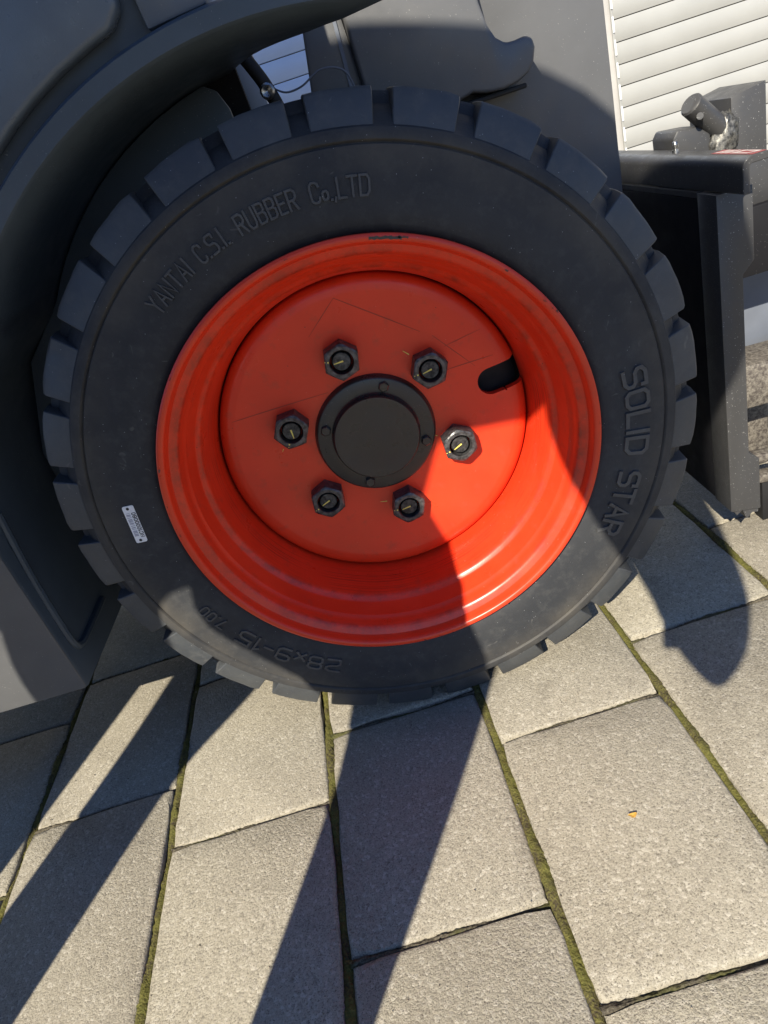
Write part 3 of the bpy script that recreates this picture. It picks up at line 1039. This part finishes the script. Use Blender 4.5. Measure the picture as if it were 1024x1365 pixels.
# paint worn off the flange at the top and a rust dot on the left
def chip(a0, a1, R0, R1, seed, mat):
    r = random.Random(seed)
    n = 12
    V, F = [], []
    for i in range(n + 1):
        a = rad(a0 + (a1 - a0) * i / n)
        for R in (R0 + r.uniform(0, 0.0012), R1 - r.uniform(0, 0.0012)):
            V.append((R * math.cos(a), -0.0027, ZC + R * math.sin(a)))
    for i in range(n): F.append((2 * i, 2 * i + 2, 2 * i + 3, 2 * i + 1))
    obj('paint_chip', V, F, mat, rim)
chip(70.0, 77.5, 0.2325, 0.2362, 1, M['hub'])
chip(68.5, 71.0, 0.2340, 0.2366, 2, M['hub'])
chip(161.0, 161.9, 0.2345, 0.2372, 3, M['rusty'])
rch = random.Random(77)
for k in range(22):
    a_ = rch.uniform(0, 360)
    wd_ = rch.uniform(0.15, 0.9)
    R_ = rch.uniform(0.2335, 0.2362)
    chip(a_, a_ + wd_, R_, R_ + rch.uniform(0.0016, 0.0026), 100 + k, M['scratch'] if rch.random() < 0.65 else M['hub'])
# ---- fender: thick shell extruded across, with rolled lip
def fpath(R):
    """inner profile (x, z), from the front end over the top and down the rear"""
    P = []
    off0 = R - 0.412
    P += [(0.26, 0.780 + off0), (0.20, 0.764 + off0), (0.155, 0.7555 + off0), (0.118, 0.7535 + off0)]
    for k in range(32):
        a = rad(78 + k * (146 - 78) / 31)
        P.append((R * math.cos(a), ZC + R * math.sin(a)))
    off = R - 0.412
    tail = [(-0.398 - off, 0.540), (-0.430 - off, 0.480), (-0.446 - off, 0.425), (-0.452 - off, 0.372), (-0.452 - off, 0.300), (-0.452 - off, 0.1625)]
    return P + tail
inn, outp = fpath(0.4120), fpath(0.4315)
nf = len(inn)
def fy(i):                                   # front edge of the shell steps back along the rear leg
    return 0.0 if i < 34 else min(0.041, (i - 33) * 0.0105)
V, F = [], []
DEPTH = [(-9, 0.262), (-0.0325, 0.262), (-0.02, 0.21), (0.0, 0.185), (0.05, 0.143), (0.10, 0.060), (0.13, 0.035), (9, 0.035)]
def fdep(x):
    for (xa, da), (xb, db) in zip(DEPTH, DEPTH[1:]):
        if xa <= x <= xb: return da + (db - da) * (x - xa) / (xb - xa)
for i in range(nf):
    (xi, zi), (xo, zo) = inn[i], outp[i]
    DEP = fdep(xi)
    y0 = fy(i)
    e = 0.0035
    mx, mz = xo - xi, zo - zi
    V += [(xi, DEP, zi), (xi, y0 + e, zi), (xi + mx * .14, y0, zi + mz * .14), (xi + mx * .86, y0, zi + mz * .86), (xo, y0 + e, zo), (xo, DEP, zo)]
for i in range(nf - 1):
    for k in range(5):
        F.append((i * 6 + k, (i + 1) * 6 + k, (i + 1) * 6 + k + 1, i * 6 + k + 1))
    F.append((i * 6 + 5, (i + 1) * 6 + 5, (i + 1) * 6, i * 6))
F.append((0, 1, 2, 3, 4, 5))
F.append(tuple(reversed([(nf - 1) * 6 + k for k in range(6)])))
bm = bmesh.new()
vs = [bm.verts.new(v) for v in V]
for f in F: bm.faces.new([vs[i] for i in f])
fen = bm_obj('fender', bm, M['plastic'], ld, True, 40)
fen['label'] = 'dark grey curved fender arching over the tyre'
# pale scuff flecks along the underside of the arch
rf = random.Random(12)
V, F = [], []
for i in range(520):
    a = rad(rf.uniform(88, 146))
    yy = 0.066 + rf.gauss(0, 0.014) + 0.010 * math.sin(a * 9)
    if not 0.012 < yy < 0.13: continue
    s_ = rf.choice((0.0004, 0.0006, 0.0006, 0.0009, 0.0014))
    q = len(V)
    tw = rf.uniform(0, 6.28)
    for k in range(3):
        an = tw + k * 2.1 + rf.uniform(-.3, .3)
        aa = a + s_ * math.cos(an) / 0.41
        V.append((0.4113 * math.cos(aa), yy + s_ * 1.5 * math.sin(an), ZC + 0.4113 * math.sin(aa)))
    F.append((q, q + 1, q + 2))
fl = obj('scuff_flecks', V, F, M['palegrey'], fen)
fl['kind'] = 'stuff'
# pressed bead on the rear leg of the fender liner
tube('pressed_bead', smooth_path([(-0.4505, 0.180, 0.205), (-0.4505, 0.100, 0.2035), (-0.4505, 0.074, 0.206), (-0.4505, 0.064, 0.218), (-0.4505, 0.062, 0.250), (-0.4505, 0.066, 0.330), (-0.446, 0.070, 0.410)], 6), 0.0050, M['plastic'], fen, 8)
# inner liner plates behind the tyre
pl = [(0.4105 * math.cos(rad(a)), ZC + 0.4105 * math.sin(rad(a))) for a in range(100, 147, 4)]
pl += [(-0.398, 0.535), (-0.445, 0.42), (-0.450, 0.20), (-0.2, 0.20), (-0.05, 0.60), (-0.048, 0.700), (-0.050, 0.728), (-0.058, 0.748)]
prism('inner_liner', pl, 'y', 0.232, 0.240, M['plastic'], ld, 0.002)
wl = [(-0.033, 0.784), (-0.030, 0.725), (-0.022, 0.62), (-0.05, 0.18), (-0.60, 0.18), (-0.60, 0.60), (-0.46, 0.76), (-0.30, 0.78)]
prism('wheel_arch_wall', wl, 'y', 0.264, 0.285, M['black'], ld)

# ---- body side above the fender
bs = [(R_ * math.cos(rad(a)), ZC + R_ * math.sin(rad(a))) for R_, a in [(0.4318, t) for t in (94.0, 97, 100, 104, 108, 112, 116, 120, 125, 130, 136, 142, 146)]]
bs += [(-0.420, 0.555), (-0.75, 0.555), (-0.75, 1.35), (-0.10, 1.35), (-0.072, 0.80)]
prism('body_side', bs, 'y', 0.026, 0.30, M['plastic'], ld)
pn = [(0.4475 * math.cos(rad(a)), ZC + 0.4475 * math.sin(rad(a))) for a in (103.2, 106, 110, 114, 118, 122, 127, 133, 140, 146)]
pn += [(-0.60, 0.62), (-0.70, 0.66), (-0.70, 1.28), (-0.20, 1.28), (-0.095, 0.86), (-0.0885, 0.815), (-0.0895, 0.800)]
p1 = prism('body_panel', pn, 'y', 0.004, 0.026 - 0.0005, M['anthracite'], ld, 0.005, 3)
p1['label'] = 'flat dark grey raised body panel above the fender'
p2 = prism('body_panel', [(-0.0745, 0.7805), (-0.050, 0.7825), (-0.022, 0.7845), (-0.020, 0.81), (-0.024, 1.30), (-0.12, 1.30)], 'y', 0.012, 0.20, M['anthracite'], ld, 0.003)
p2['label'] = 'narrow dark grey panel next to the raised body panel'
prism('body_side', [(-0.0740, 0.7840), (-0.0700, 0.7800), (-0.105, 1.34), (-0.125, 1.34)], 'y', 0.024, 0.20, M['plastic'], ld)

# ---- lower body panel at the rear of the wheel
V_ = [(-0.4535, 0.161), (-0.4535, 0.40), (-0.465, 0.47), (-0.47, 0.54), (-1.6, 0.54), (-1.6, 0.161)]
lp = prism('lower_side_panel', V_, 'y', 0.040, 0.30, M['boom'], ld, 0.003)
lp['label'] = 'grey lower side panel left of the tyre, streaked with drops'

# ---- chassis, axle and the far side of the machine
box('chassis', -0.95, 0.30, 0.31, 0.70, 0.22, 0.56, M['darkvoid'], ld, 0.01)
tube('axle', [(0, 0.20, ZC), (0, 0.80, ZC)], 0.075, M['darkvoid'], ld, 20)
V, F = lathe([(0.80, 0.10), (0.795, 0.24), (0.80, 0.33), (0.815, 0.352), (1.0, 0.352), (1.03, 0.32), (1.03, 0.10)], 56)
far = obj('far_tyre', V, F, M['rubber'], ld, True, 40)
box('far_body', -1.6, -0.10, 0.72, 1.02, 0.40, 1.35, M['anthracite'], ld, 0.01)
box('added_shade_roof', -1.60, 0.05, 0.06, 1.02, 2.255, 2.33, M['anthracite'], ld, 0.02)  # unseen roof on posts, added to keep the sun off the left shutter
for x_, y_ in ((-0.30, 0.16), (-0.30, 0.90), (-1.5, 0.16), (-1.5, 0.90)):
    box('added_roof_post', x_ - 0.03, x_ + 0.03, y_ - 0.03, y_ + 0.03, 1.3505, 2.2545, M['anthracite'], ld, 0.008)

# ---- boom side plate, strut and hooked bracket
bp = prism('boom_plate', [(0.085, 1.35), (0.060, 1.00), (0.10, 0.60), (0.20, 0.46), (0.405, 0.46), (0.4065, 0.62), (0.4075, 0.90), (0.37, 1.35)], 'y', 0.300, 0.322, M['boom'], ld, 0.002)
bp['label'] = 'grey steel boom side plate behind the top of the tyre'
st = prism('boom_strut', [(0.034, 0.66), (0.112, 0.60), (0.106, 0.71), (0.098, 0.80), (0.085, 1.2), (0.060, 1.2), (0.057, 0.80)], 'y', 0.272, 0.296, M['boom'], ld, 0.004)
box('weld_seam', 0.0885, 0.0925, 0.2695, 0.2735, 0.66, 1.1, M['palegrey'], st)
hk = [(0.0995, 1.0), (0.1000, 0.80), (0.1060, 0.64), (0.226, 0.6670), (0.2440, 0.6620), (0.2620, 0.6605), (0.2800, 0.6630), (0.2940, 0.6690), (0.3020, 0.6790), (0.3060, 0.6920), (0.3045, 0.7010), (0.2970, 0.7060),
      (0.2840, 0.7045), (0.2730, 0.7050), (0.2630, 0.7130), (0.2560, 0.7270), (0.2510, 0.75), (0.246, 0.80), (0.235, 1.0)]
hb = prism('hook_bracket', hk, 'y', 0.256, 0.2985, M['boom'], ld, 0.004, 3)
hb['label'] = 'grey hook-ended bracket plate above the tyre'
box('bracket_slot', 0.196, 0.292, 0.2645, 0.2985, 0.6545, 0.6600, M['darkvoid'], ld, 0.002)

# ---- hose, fitting and cable in the gap
tube('hydraulic_hose', smooth_path([(-0.034, 0.245, 0.815), (-0.018, 0.245, 0.772), (-0.004, 0.245, 0.738), (0.004, 0.250, 0.70), (0.004, 0.27, 0.62)], 6), 0.0078, M['darkvoid'], ld, 12)
box('grey_plate', -0.040, -0.0095, 0.300, 0.310, 0.62, 0.80, M['rail'], ld, 0.001)
tube('bracket_arm', [(-0.024, 0.262, 0.772), (-0.006, 0.256, 0.737)], 0.0028, M['chrome'], ld, 8)
V, F = [], []
for y, R in ((0.236, 0.0), (0.234, 0.0062), (0.236, 0.0085), (0.244, 0.0085)):
    V += [(-0.004 + R * math.cos(2 * math.pi * j / 14), y, 0.7325 + R * math.sin(2 * math.pi * j / 14)) for j in range(14)]
for l in range(3):
    for j in range(14): F.append((l * 14 + j, l * 14 + (j + 1) % 14, (l + 1) * 14 + (j + 1) % 14, (l + 1) * 14 + j))
obj('hose_fitting', V, F, M['chrome'], ld, True, 35)
tube('thin_cable', smooth_path([(0.003, 0.245, 0.734), (0.016, 0.243, 0.726), (0.034, 0.240, 0.7265), (0.050, 0.238, 0.733), (0.060, 0.238, 0.736), (0.076, 0.238, 0.7335), (0.088, 0.24, 0.724), (0.094, 0.245, 0.70)], 6), 0.0011, M['palegrey'], ld, 6)

# ================================================================== attachment frame in front of the wheel
af = thing('attachment_frame', 'black steel attachment frame with red sticker at the front of the loader', 'attachment frame', (0.48, 0.3, 0.05))
# folded top beam, running across the machine
NB = 8
sect = [(0.4460, 0.4970)]
for k in range(NB + 1):
    a = math.pi - k * (math.pi / 2) / NB
    sect.append((0.4570 + 0.0110 * math.cos(a), 0.5220 + 0.0110 * math.sin(a)))
sect += [(0.4740, 0.5330), (0.4740, 0.5255)]
for k in range(NB + 1):
    a = math.pi / 2 + k * (math.pi / 2) / NB
    sect.append((0.4570 + 0.0035 * math.cos(a), 0.5220 + 0.0035 * math.sin(a)))
sect.append((0.4535, 0.4970))
prism('top_beam', sect, 'y', 0.083, 0.95, M['frame'], af, 0.0008, 1)
# side plate: front face with notched right edge, deep left face
prism('side_plate', [(0.4415, 0.073), (0.4415, 0.4955), (0.4835, 0.4955), (0.4835, 0.412), (0.4695, 0.398), (0.4695, 0.158), (0.4835, 0.146), (0.4835, 0.066)], 'y', 0.131, 0.175, M['frame'], af, 0.0015)
prism('side_web', [(0.1755, 0.075), (0.1755, 0.4890), (0.60, 0.4890), (0.60, 0.44), (0.37, 0.415), (0.345, 0.385), (0.33, 0.17), (0.27, 0.075)], 'x', 0.4420, 0.4560, M['black'], af, 0.002)
prism('toe_plate', [(0.446, 0.074), (0.452, 0.062), (0.460, 0.068), (0.466, 0.052), (0.474, 0.060), (0.482, 0.058), (0.483, 0.0655)], 'y', 0.136, 0.165, M['frame'], af)
box('lower_rail', 0.4425, 0.4600, 0.176, 0.42, 0.4895, 0.4960, M['frame'], af)
# red sticker with slanted white bars on the beam
V, F = [], []
def flat(pts, z):
    q = len(V)
    V.extend([(x, y, z) for x, y in pts])
    F.append(tuple(range(q, q + len(pts))))
flat([(0.4580, 0.086), (0.4735, 0.086), (0.4735, 0.170), (0.4580, 0.170)], 0.5333)
obj('sticker', V, F, M['red'], af)
V, F = [], []
for yy in (0.160, 0.150, 0.140):
    flat([(0.4600, yy), (0.4720, yy - 0.010), (0.4720, yy - 0.004), (0.4600, yy + 0.006)], 0.5336)
flat([(0.4600, 0.126), (0.4720, 0.116), (0.4720, 0.124), (0.4600, 0.134)], 0.5336)
flat([(0.4690, 0.092), (0.4720, 0.092), (0.4720, 0.115), (0.4690, 0.1175)], 0.5336)
flat([(0.4600, 0.100), (0.4628, 0.0975), (0.4628, 0.1225), (0.4600, 0.125)], 0.5336)
flat([(0.4630, 0.0970), (0.4688, 0.0920), (0.4688, 0.0975), (0.4630, 0.1025)], 0.5336)
obj('sticker_print', V, F, M['white'], af)
# grease nipple
V, F = [], []
GN = [(0.533, 0.0042), (0.5365, 0.0042), (0.5367, 0.0026), (0.541, 0.0026), (0.542, 0.0034), (0.545, 0.0030), (0.5462, 0.0018), (0.5464, 0.0001)]
for z, R in GN: V += [(0.464 + R * math.cos(2 * math.pi * j / 10), 0.268 + R * math.sin(2 * math.pi * j / 10), z) for j in range(10)]
for l in range(len(GN) - 1):
    for j in range(10): F.append((l * 10 + j, l * 10 + (j + 1) % 10, (l + 1) * 10 + (j + 1) % 10, (l + 1) * 10 + j))
obj('grease_nipple', V, F, M['chrome'], af, True, 40)
# latch block, pin and cheek plate standing behind the beam
prism('latch_block', [(0.4765, 0.4900), (0.4750, 0.5450), (0.4810, 0.5540), (0.5180, 0.5500), (0.5245, 0.5420), (0.5245, 0.4900)], 'y', 0.296, 0.360, M['frame'], af, 0.003)
prism('latch_body', [(0.5545, 0.4400), (0.5545, 0.5710), (0.6000, 0.5785), (0.6000, 0.4400)], 'y', 0.300, 0.412, M['frame'], af, 0.001)
tube('latch_pin', [(0.4985, 0.2935, 0.5800), (0.5000, 0.2940, 0.5785), (0.5330, 0.303, 0.5460), (0.5450, 0.306, 0.5340)], [0.0125, 0.0145, 0.0145, 0.0145], M['frame'], af, 20)
tube('pin_cap', [(0.5030, 0.2785, 0.5640), (0.5040, 0.2815, 0.5635)], 0.0042, M['frame'], af, 12)
bm = bmesh.new()
bmesh.ops.create_icosphere(bm, subdivisions=4, radius=1)
from mathutils import noise as mnoise
for v in bm.verts:
    d = v.co.normalized()
    k_ = 1 + 0.22 * mnoise.noise(d * 3.1) + 0.12 * mnoise.noise(d * 9.0)
    v.co = Vector((0.541 + d.x * 0.021 * k_, 0.302 + d.y * 0.014 * k_, 0.520 + d.z * 0.034 * k_ + d.x * 0.012))
bm_obj('weld_lump', bm, M['weld'], af, True)
box('latch_base', 0.4750, 0.62, 0.296, 0.42, 0.4300, 0.4895, M['frame'], af, 0.002)
# mechanism glimpsed between the tyre and the side plate
tube('lock_cylinder', [(0.490, 0.34, 0.44), (0.492, 0.33, 0.30)], 0.026, M['frame'], af, 18)
tube('lock_collar', [(0.4905, 0.335, 0.372), (0.491, 0.333, 0.350)], 0.031, M['frame'], af, 18)
tube('lock_rod', [(0.492, 0.33, 0.30), (0.494, 0.32, 0.12)], 0.018, M['black'], af, 14)
tube('lock_hose', smooth_path([(0.440, 0.27, 0.345), (0.447, 0.262, 0.352), (0.452, 0.268, 0.34), (0.450, 0.28, 0.32)], 5), 0.0022, M['palegrey'], af, 6)
box('under_beam_plate', 0.505, 0.80, 0.262, 0.275, 0.350, 0.4400, M['black'], af, 0.002)
box('rear_cross_plate', 0.505, 0.62, 0.46, 0.48, 0.10, 0.40, M['black'], af, 0.002)

# ================================================================== pale grey machine part and worn fork beyond the frame
gp = thing('fork_mast', 'pale blue-grey steel mast plate at the right picture edge behind the frame', 'mast plate', (0.72, 0.4, 0))
prism('mast_plate', [(0.590, 0.175), (0.590, 0.42), (0.85, 0.46), (0.85, 0.10), (0.64, 0.10)], 'y', 0.36, 0.40, M['palegrey'], gp, 0.006)
box('mast_flange', 0.585, 0.5895, 0.355, 0.42, 0.175, 0.415, M['palegrey'], gp, 0.002)
ff = thing('pallet_fork', 'worn bare steel fork end low at the right picture edge', 'fork', (0.62, 0.33, 0.1))
prism('fork_blade', [(0.520, 0.155), (0.525, 0.225), (0.80, 0.215), (0.80, 0.150)], 'y', 0.255, 0.335, M['rusty'], ff, 0.006)
box('fork_heel', 0.56, 0.62, 0.34, 0.40, 0.0, 0.155, M['rusty'], ff, 0.004)
tb = thing('batten_pair', 'short pale wooden batten lying low beside the black side plate', 'batten', (0.56, 0.22, 0))
prism('batten_length', [(0.505, 0.098), (0.505, 0.112), (0.70, 0.090), (0.70, 0.076)], 'y', 0.195, 0.215, M['rusty'], tb, 0.002)
prism('batten_length', [(0.505, 0.070), (0.505, 0.083), (0.70, 0.062), (0.70, 0.050)], 'y', 0.185, 0.206, M['rusty'], tb, 0.002)
box('batten_foot', 0.52, 0.545, 0.190, 0.21, -0.001, 0.069, M['darkvoid'], tb, 0.001)

# ================================================================== the photographer, who stands behind the lens and throws the big shadow
D0 = -0.80
def pp(v, d, z):                              # v to the right as the sun sees it, d forward, z up
    q = SR * v + HD * (D0 + d)
    return Vector((q.x, q.y, z))
pe = thing('person', 'person in navy jacket and dark trousers leaning over to hold a phone low', 'person', pp(-0.24, 0, 0))
def skin(name, nodes, edges, mat, parent, root=0, sub=2):
    me = bpy.data.meshes.new(name)
    me.from_pydata([tuple(n[0]) for n in nodes], edges, [])
    o = bpy.data.objects.new(name, me)
    COL.objects.link(o)
    md = o.modifiers.new('skin', 'SKIN')
    md.use_smooth_shade = True
    for i, (p, r) in enumerate(nodes):
        sv = me.skin_vertices[0].data[i]
        sv.radius = r if isinstance(r, tuple) else (r, r)
        sv.use_root = (i == root)
    sb = o.modifiers.new('sub', 'SUBSURF')
    sb.levels = sub
    sb.render_levels = sub
    dg = bpy.context.evaluated_depsgraph_get()
    dg.update()
    m2 = bpy.data.meshes.new_from_object(o.evaluated_get(dg))
    bpy.data.objects.remove(o)
    m2.name = name
    o2 = link(name, m2, mat, parent, True)
    return o2
wrist = pp(0.308, 0.125, 0.64)
NODES = [
 (pp(-0.245, 0.00, 1.00), (0.14, 0.08)),     # 0 pelvis
 (pp(-0.190, 0.02, 1.14), (0.15, 0.09)),     # 1 waist / jacket hem
 (pp(-0.060, 0.06, 1.30), (0.21, 0.13)),     # 2 chest
 (pp(0.010, 0.09, 1.38), (0.17, 0.09)),      # 3 upper chest
 (pp(0.085, 0.08, 1.40), 0.065),             # 4 neck
 (pp(0.105, 0.12, 1.405), (0.080, 0.080)),   # 5 head lower
 (pp(0.110, 0.15, 1.400), (0.085, 0.080)),   # 6 head top
 (pp(-0.350, 0.0, 0.90), 0.080),             # 7 left hip
 (pp(-0.405, 0.02, 0.72), 0.115),            # 8
 (pp(-0.436, 0.03, 0.52), 0.066),            # 9 knee
 (pp(-0.452, 0.00, 0.26), 0.060),            # 10
 (pp(-0.455, -0.02, 0.09), 0.056),           # 11 ankle
 (pp(-0.110, 0.0, 0.90), 0.080),             # 12 right hip
 (pp(-0.068, 0.02, 0.73), 0.135),            # 13
 (pp(-0.050, 0.03, 0.54), 0.090),            # 14 knee
 (pp(-0.073, 0.00, 0.30), 0.062),            # 15
 (pp(-0.085, -0.02, 0.09), 0.056),           # 16 ankle
 (pp(0.215, 0.06, 1.36), 0.075),             # 17 right shoulder
 (pp(0.29, 0.05, 1.20), 0.060),             # 18
 (pp(0.255, 0.05, 1.00), 0.055),             # 19 elbow
 (pp(0.295, 0.09, 0.78), 0.050),             # 20 forearm
 (wrist + Vector((0, -0.01, 0.06)), 0.040),  # 21 wrist
 (pp(-0.230, 0.06, 1.40), 0.095),            # 22 left shoulder
 (pp(-0.395, 0.00, 1.20), 0.065),            # 23 left elbow
 (pp(-0.460, 0.05, 1.00), 0.050),            # 24 left forearm
 (pp(-0.500, 0.08, 0.86), 0.036),            # 25 left wrist
]
EDG = [(0, 1), (1, 2), (2, 3), (3, 4), (4, 5), (5, 6), (0, 7), (7, 8), (8, 9), (9, 10), (10, 11), (0, 12), (12, 13), (13, 14), (14, 15), (15, 16),
       (3, 17), (17, 18), (18, 19), (19, 20), (20, 21), (3, 22), (22, 23), (23, 24), (24, 25)]
body = skin('body', NODES, EDG, M['jacket'], pe)
body.data.materials.append(M['trousers'])
body.data.materials.append(M['skin'])
hdc = pp(0.105, 0.14, 1.40)
for p in body.data.polygons:
    c = p.center
    if (Vector(c) - hdc).length < 0.155 and c.z > 1.30: p.material_index = 2
    elif c.z < 0.90 and (Vector((c.x, c.y, 0)) - Vector((pp(0.3, .1, 0).x, pp(0.3, .1, 0).y, 0))).length > 0.24: p.material_index = 1
def ball(name, cen, rx, ry, rz, mat, parent, seg=20):
    bm = bmesh.new()
    bmesh.ops.create_uvsphere(bm, u_segments=seg, v_segments=seg // 2, radius=1)
    for v in bm.verts: v.co = Vector((v.co.x * rx, v.co.y * ry, v.co.z * rz))
    rot = Matrix.Rotation(-SUN_AZ, 4, 'Z')
    for v in bm.verts: v.co = rot @ v.co + cen
    return bm_obj(name, bm, mat, parent, True)
def loft(name, rows, mat, parent, n=28):
    V, F = [], []
    for cen, ax, hx, ay, hy in rows:
        for k in range(n):
            an = 2 * math.pi * k / n
            V.append(cen + ax * (hx * math.cos(an)) + ay * (hy * math.sin(an)))
    for i in range(len(rows) - 1):
        for k in range(n): F.append((i * n + k, i * n + (k + 1) % n, (i + 1) * n + (k + 1) % n, (i + 1) * n + k))
    F.append(tuple(reversed(range(n))))
    F.append(tuple(range((len(rows) - 1) * n, len(rows) * n)))
    return obj(name, V, F, mat, parent, True, 60)
JK = [(0.90, -0.455, -0.030, 0.0, 0.06), (0.96, -0.455, -0.010, 0.01, 0.07), (1.04, -0.450, 0.025, 0.02, 0.06), (1.070, -0.445, 0.050, 0.025, 0.05), (1.088, -0.44, 0.200, 0.03, 0.05), (1.20, -0.41, 0.270, 0.04, 0.08), (1.32, -0.37, 0.315, 0.06, 0.09),
      (1.42, -0.33, 0.305, 0.08, 0.09), (1.50, -0.28, 0.290, 0.09, 0.08), (1.54, -0.21, 0.272, 0.08, 0.05), (1.57, -0.13, 0.240, 0.08, 0.03), (1.592, -0.06, 0.20, 0.08, 0.02)]
loft('jacket', [(pp((a_ + b_) / 2, d_, z_ - d_ * math.tan(SUN_EL) * 0.9), SR, (b_ - a_) / 2, HD, q_) for z_, a_, b_, d_, q_ in JK], M['jacket'], pe)
SL = [(0.17, 0.05, 1.49, 0.085), (0.245, 0.06, 1.405, 0.092), (0.285, 0.06, 1.335, 0.094), (0.312, 0.05, 1.255, 0.094), (0.300, 0.04, 1.195, 0.096), (0.262, 0.04, 1.12, 0.092), (0.250, 0.04, 1.05, 0.092), (0.265, 0.05, 0.96, 0.080), (0.284, 0.07, 0.89, 0.074), (0.304, 0.09, 0.81, 0.064), (0.313, 0.11, 0.75, 0.055), (0.314, 0.12, 0.70, 0.040), (0.313, 0.125, 0.665, 0.020), (0.312, 0.127, 0.648, 0.006)]
tube('sleeve', smooth_path([pp(v_, d_, z_ - d_ * 0.78) for v_, d_, z_, _ in SL], 4), [x for i in range(len(SL) - 1) for x in [SL[i][3] + (SL[i + 1][3] - SL[i][3]) * k / 4 for k in range(4)]] + [SL[-1][3]], M['jacket'], pe, 20)
TL = [(-0.045, 0.60, 0.078), (-0.045, 0.69, 0.092), (-0.068, 0.75, 0.112), (-0.100, 0.81, 0.124), (-0.125, 0.86, 0.135)]
tube('trouser_leg', [pp(v_, 0, z_) for v_, z_, _ in TL], [q_ for _, _, q_ in TL], M['trousers'], pe, 20)
ball('hair', pp(0.110, 0.13, 1.400), 0.095, 0.100, 0.075, M['hair'], pe)
ball('nose', pp(0.108, 0.232, 1.335), 0.014, 0.018, 0.020, M['skin'], pe, 10)
for s in (-1, 1):
    ball('ear', pp(0.105 + s * 0.098, 0.13, 1.370), 0.012, 0.02, 0.03, M['skin'], pe, 10)
    ball('eye', pp(0.106 + s * 0.032, 0.222, 1.362), 0.013, 0.012, 0.012, M['tag'], pe, 10)
for v in (-0.455, -0.085):
    bm = bmesh.new()
    add_box(bm, -0.048, 0.048, -0.08, 0.19, -0.0005, 0.085, 0.03, 3)
    rot = Matrix.Rotation(-SUN_AZ, 4, 'Z')
    bmesh.ops.transform(bm, matrix=Matrix.Translation(pp(v, -0.02, 0)) @ rot, verts=bm.verts)
    bm_obj('shoe', bm, M['leather'], pe, True, 50)
# right hand around the phone: palm and five fingers
pal = CAM - FW * 0.036 - UP * 0.060 + RT * 0.036
hn = [(wrist + Vector((0, -0.01, 0.06)), 0.034), (wrist, (0.034, 0.028)), (pal, (0.036, 0.016))]
he = [(0, 1), (1, 2)]
for k, ln in enumerate((1.0, 1.1, 1.05, 0.85)):
    b = pal + UP * (0.022 - k * 0.019)
    q = len(hn)
    hn += [(b + RT * 0.022, 0.009), (b + RT * 0.040 + FW * 0.018 * ln, 0.0085), (b + RT * 0.030 + FW * 0.030 * ln - UP * 0.004, 0.008), (b + RT * 0.012 + FW * 0.022 - UP * 0.006, 0.007)]
    he += [(2, q), (q, q + 1), (q + 1, q + 2), (q + 2, q + 3)]
q = len(hn)
hn += [(pal - RT * 0.030 - UP * 0.004, 0.011), (pal - RT * 0.052 + UP * 0.022, 0.010), (pal - RT * 0.060 + UP * 0.045 + FW * 0.006, 0.008)]
he += [(2, q), (q, q + 1), (q + 1, q + 2)]
skin('hand', hn, he, M['skin'], pe, 1, 1)
lw = pp(-0.500, 0.08, 0.86)
hn = [(lw, 0.030), (lw + Vector((0, 0, -0.07)), (0.034, 0.020))]
he = [(0, 1)]
for k, ln in enumerate((0.9, 1.0, 0.95, 0.75)):
    q = len(hn)
    b = lw + Vector((0, 0, -0.07)) + HD * (0.027 - k * 0.018)
    hn += [(b + Vector((0, 0, -0.03)), 0.009), (b + Vector((0, 0, -0.0325 * ln)) + SR * 0.012, 0.0085), (b + Vector((0, 0, -0.06)) + SR * 0.03, 0.0075)]
    he += [(1, q), (q, q + 1), (q + 1, q + 2)]
q = len(hn)
hn += [(lw + Vector((0, 0, -0.045)) + HD * 0.03 + SR * 0.01, 0.011), (lw + Vector((0, 0, -0.075)) + HD * 0.04 + SR * 0.025, 0.009)]
he += [(1, q), (q, q + 1)]
skin('hand', hn, he, M['skin'], pe, 0, 1)

ph = thing('phone', 'black mobile phone held low in the right hand of the person', 'phone', CAM - UP * 0.06 - FW * 0.02)
bm = bmesh.new()
add_box(bm, -0.010, 0.060, -0.084, 0.050, 0.012, 0.0205, 0.004, 3)
mw = cam.matrix_world.copy()
bmesh.ops.transform(bm, matrix=mw, verts=bm.verts)
bm_obj('phone_body', bm, M['leather'], ph, True, 40)
bm = bmesh.new()
add_box(bm, -0.007, 0.057, -0.078, 0.044, 0.0207, 0.0212)
bmesh.ops.transform(bm, matrix=mw, verts=bm.verts)
bm_obj('screen', bm, M['lens'], ph)
tube('lens_ring', [CAM - FW * 0.0118, CAM - FW * 0.0100], 0.007, M['lens'], ph, 16)

bg = thing('added_shade_bag', 'black leather bag added below the left hand of the person to shade the ground', 'bag', pp(-0.72, -0.05, 0.3))  # unseen bag, added to darken the ground at the left edge
bm = bmesh.new()
add_box(bm, -0.19, 0.19, -0.045, 0.045, 0.24, 0.625, 0.03, 3)
bmesh.ops.transform(bm, matrix=Matrix.Translation(pp(-0.745, 0.08, 0)) @ Matrix.Rotation(-SUN_AZ, 4, 'Z'), verts=bm.verts)
bm_obj('shade_bag_body', bm, M['leather'], bg, True, 50)
tube('shade_bag_handle', smooth_path([pp(-0.70, 0.08, 0.62), pp(-0.69, 0.08, 0.655), pp(-0.60, 0.08, 0.700), pp(-0.505, 0.08, 0.755), pp(-0.535, 0.08, 0.70), pp(-0.59, 0.08, 0.655), pp(-0.60, 0.08, 0.62)], 5), 0.007, M['leather'], bg, 8)
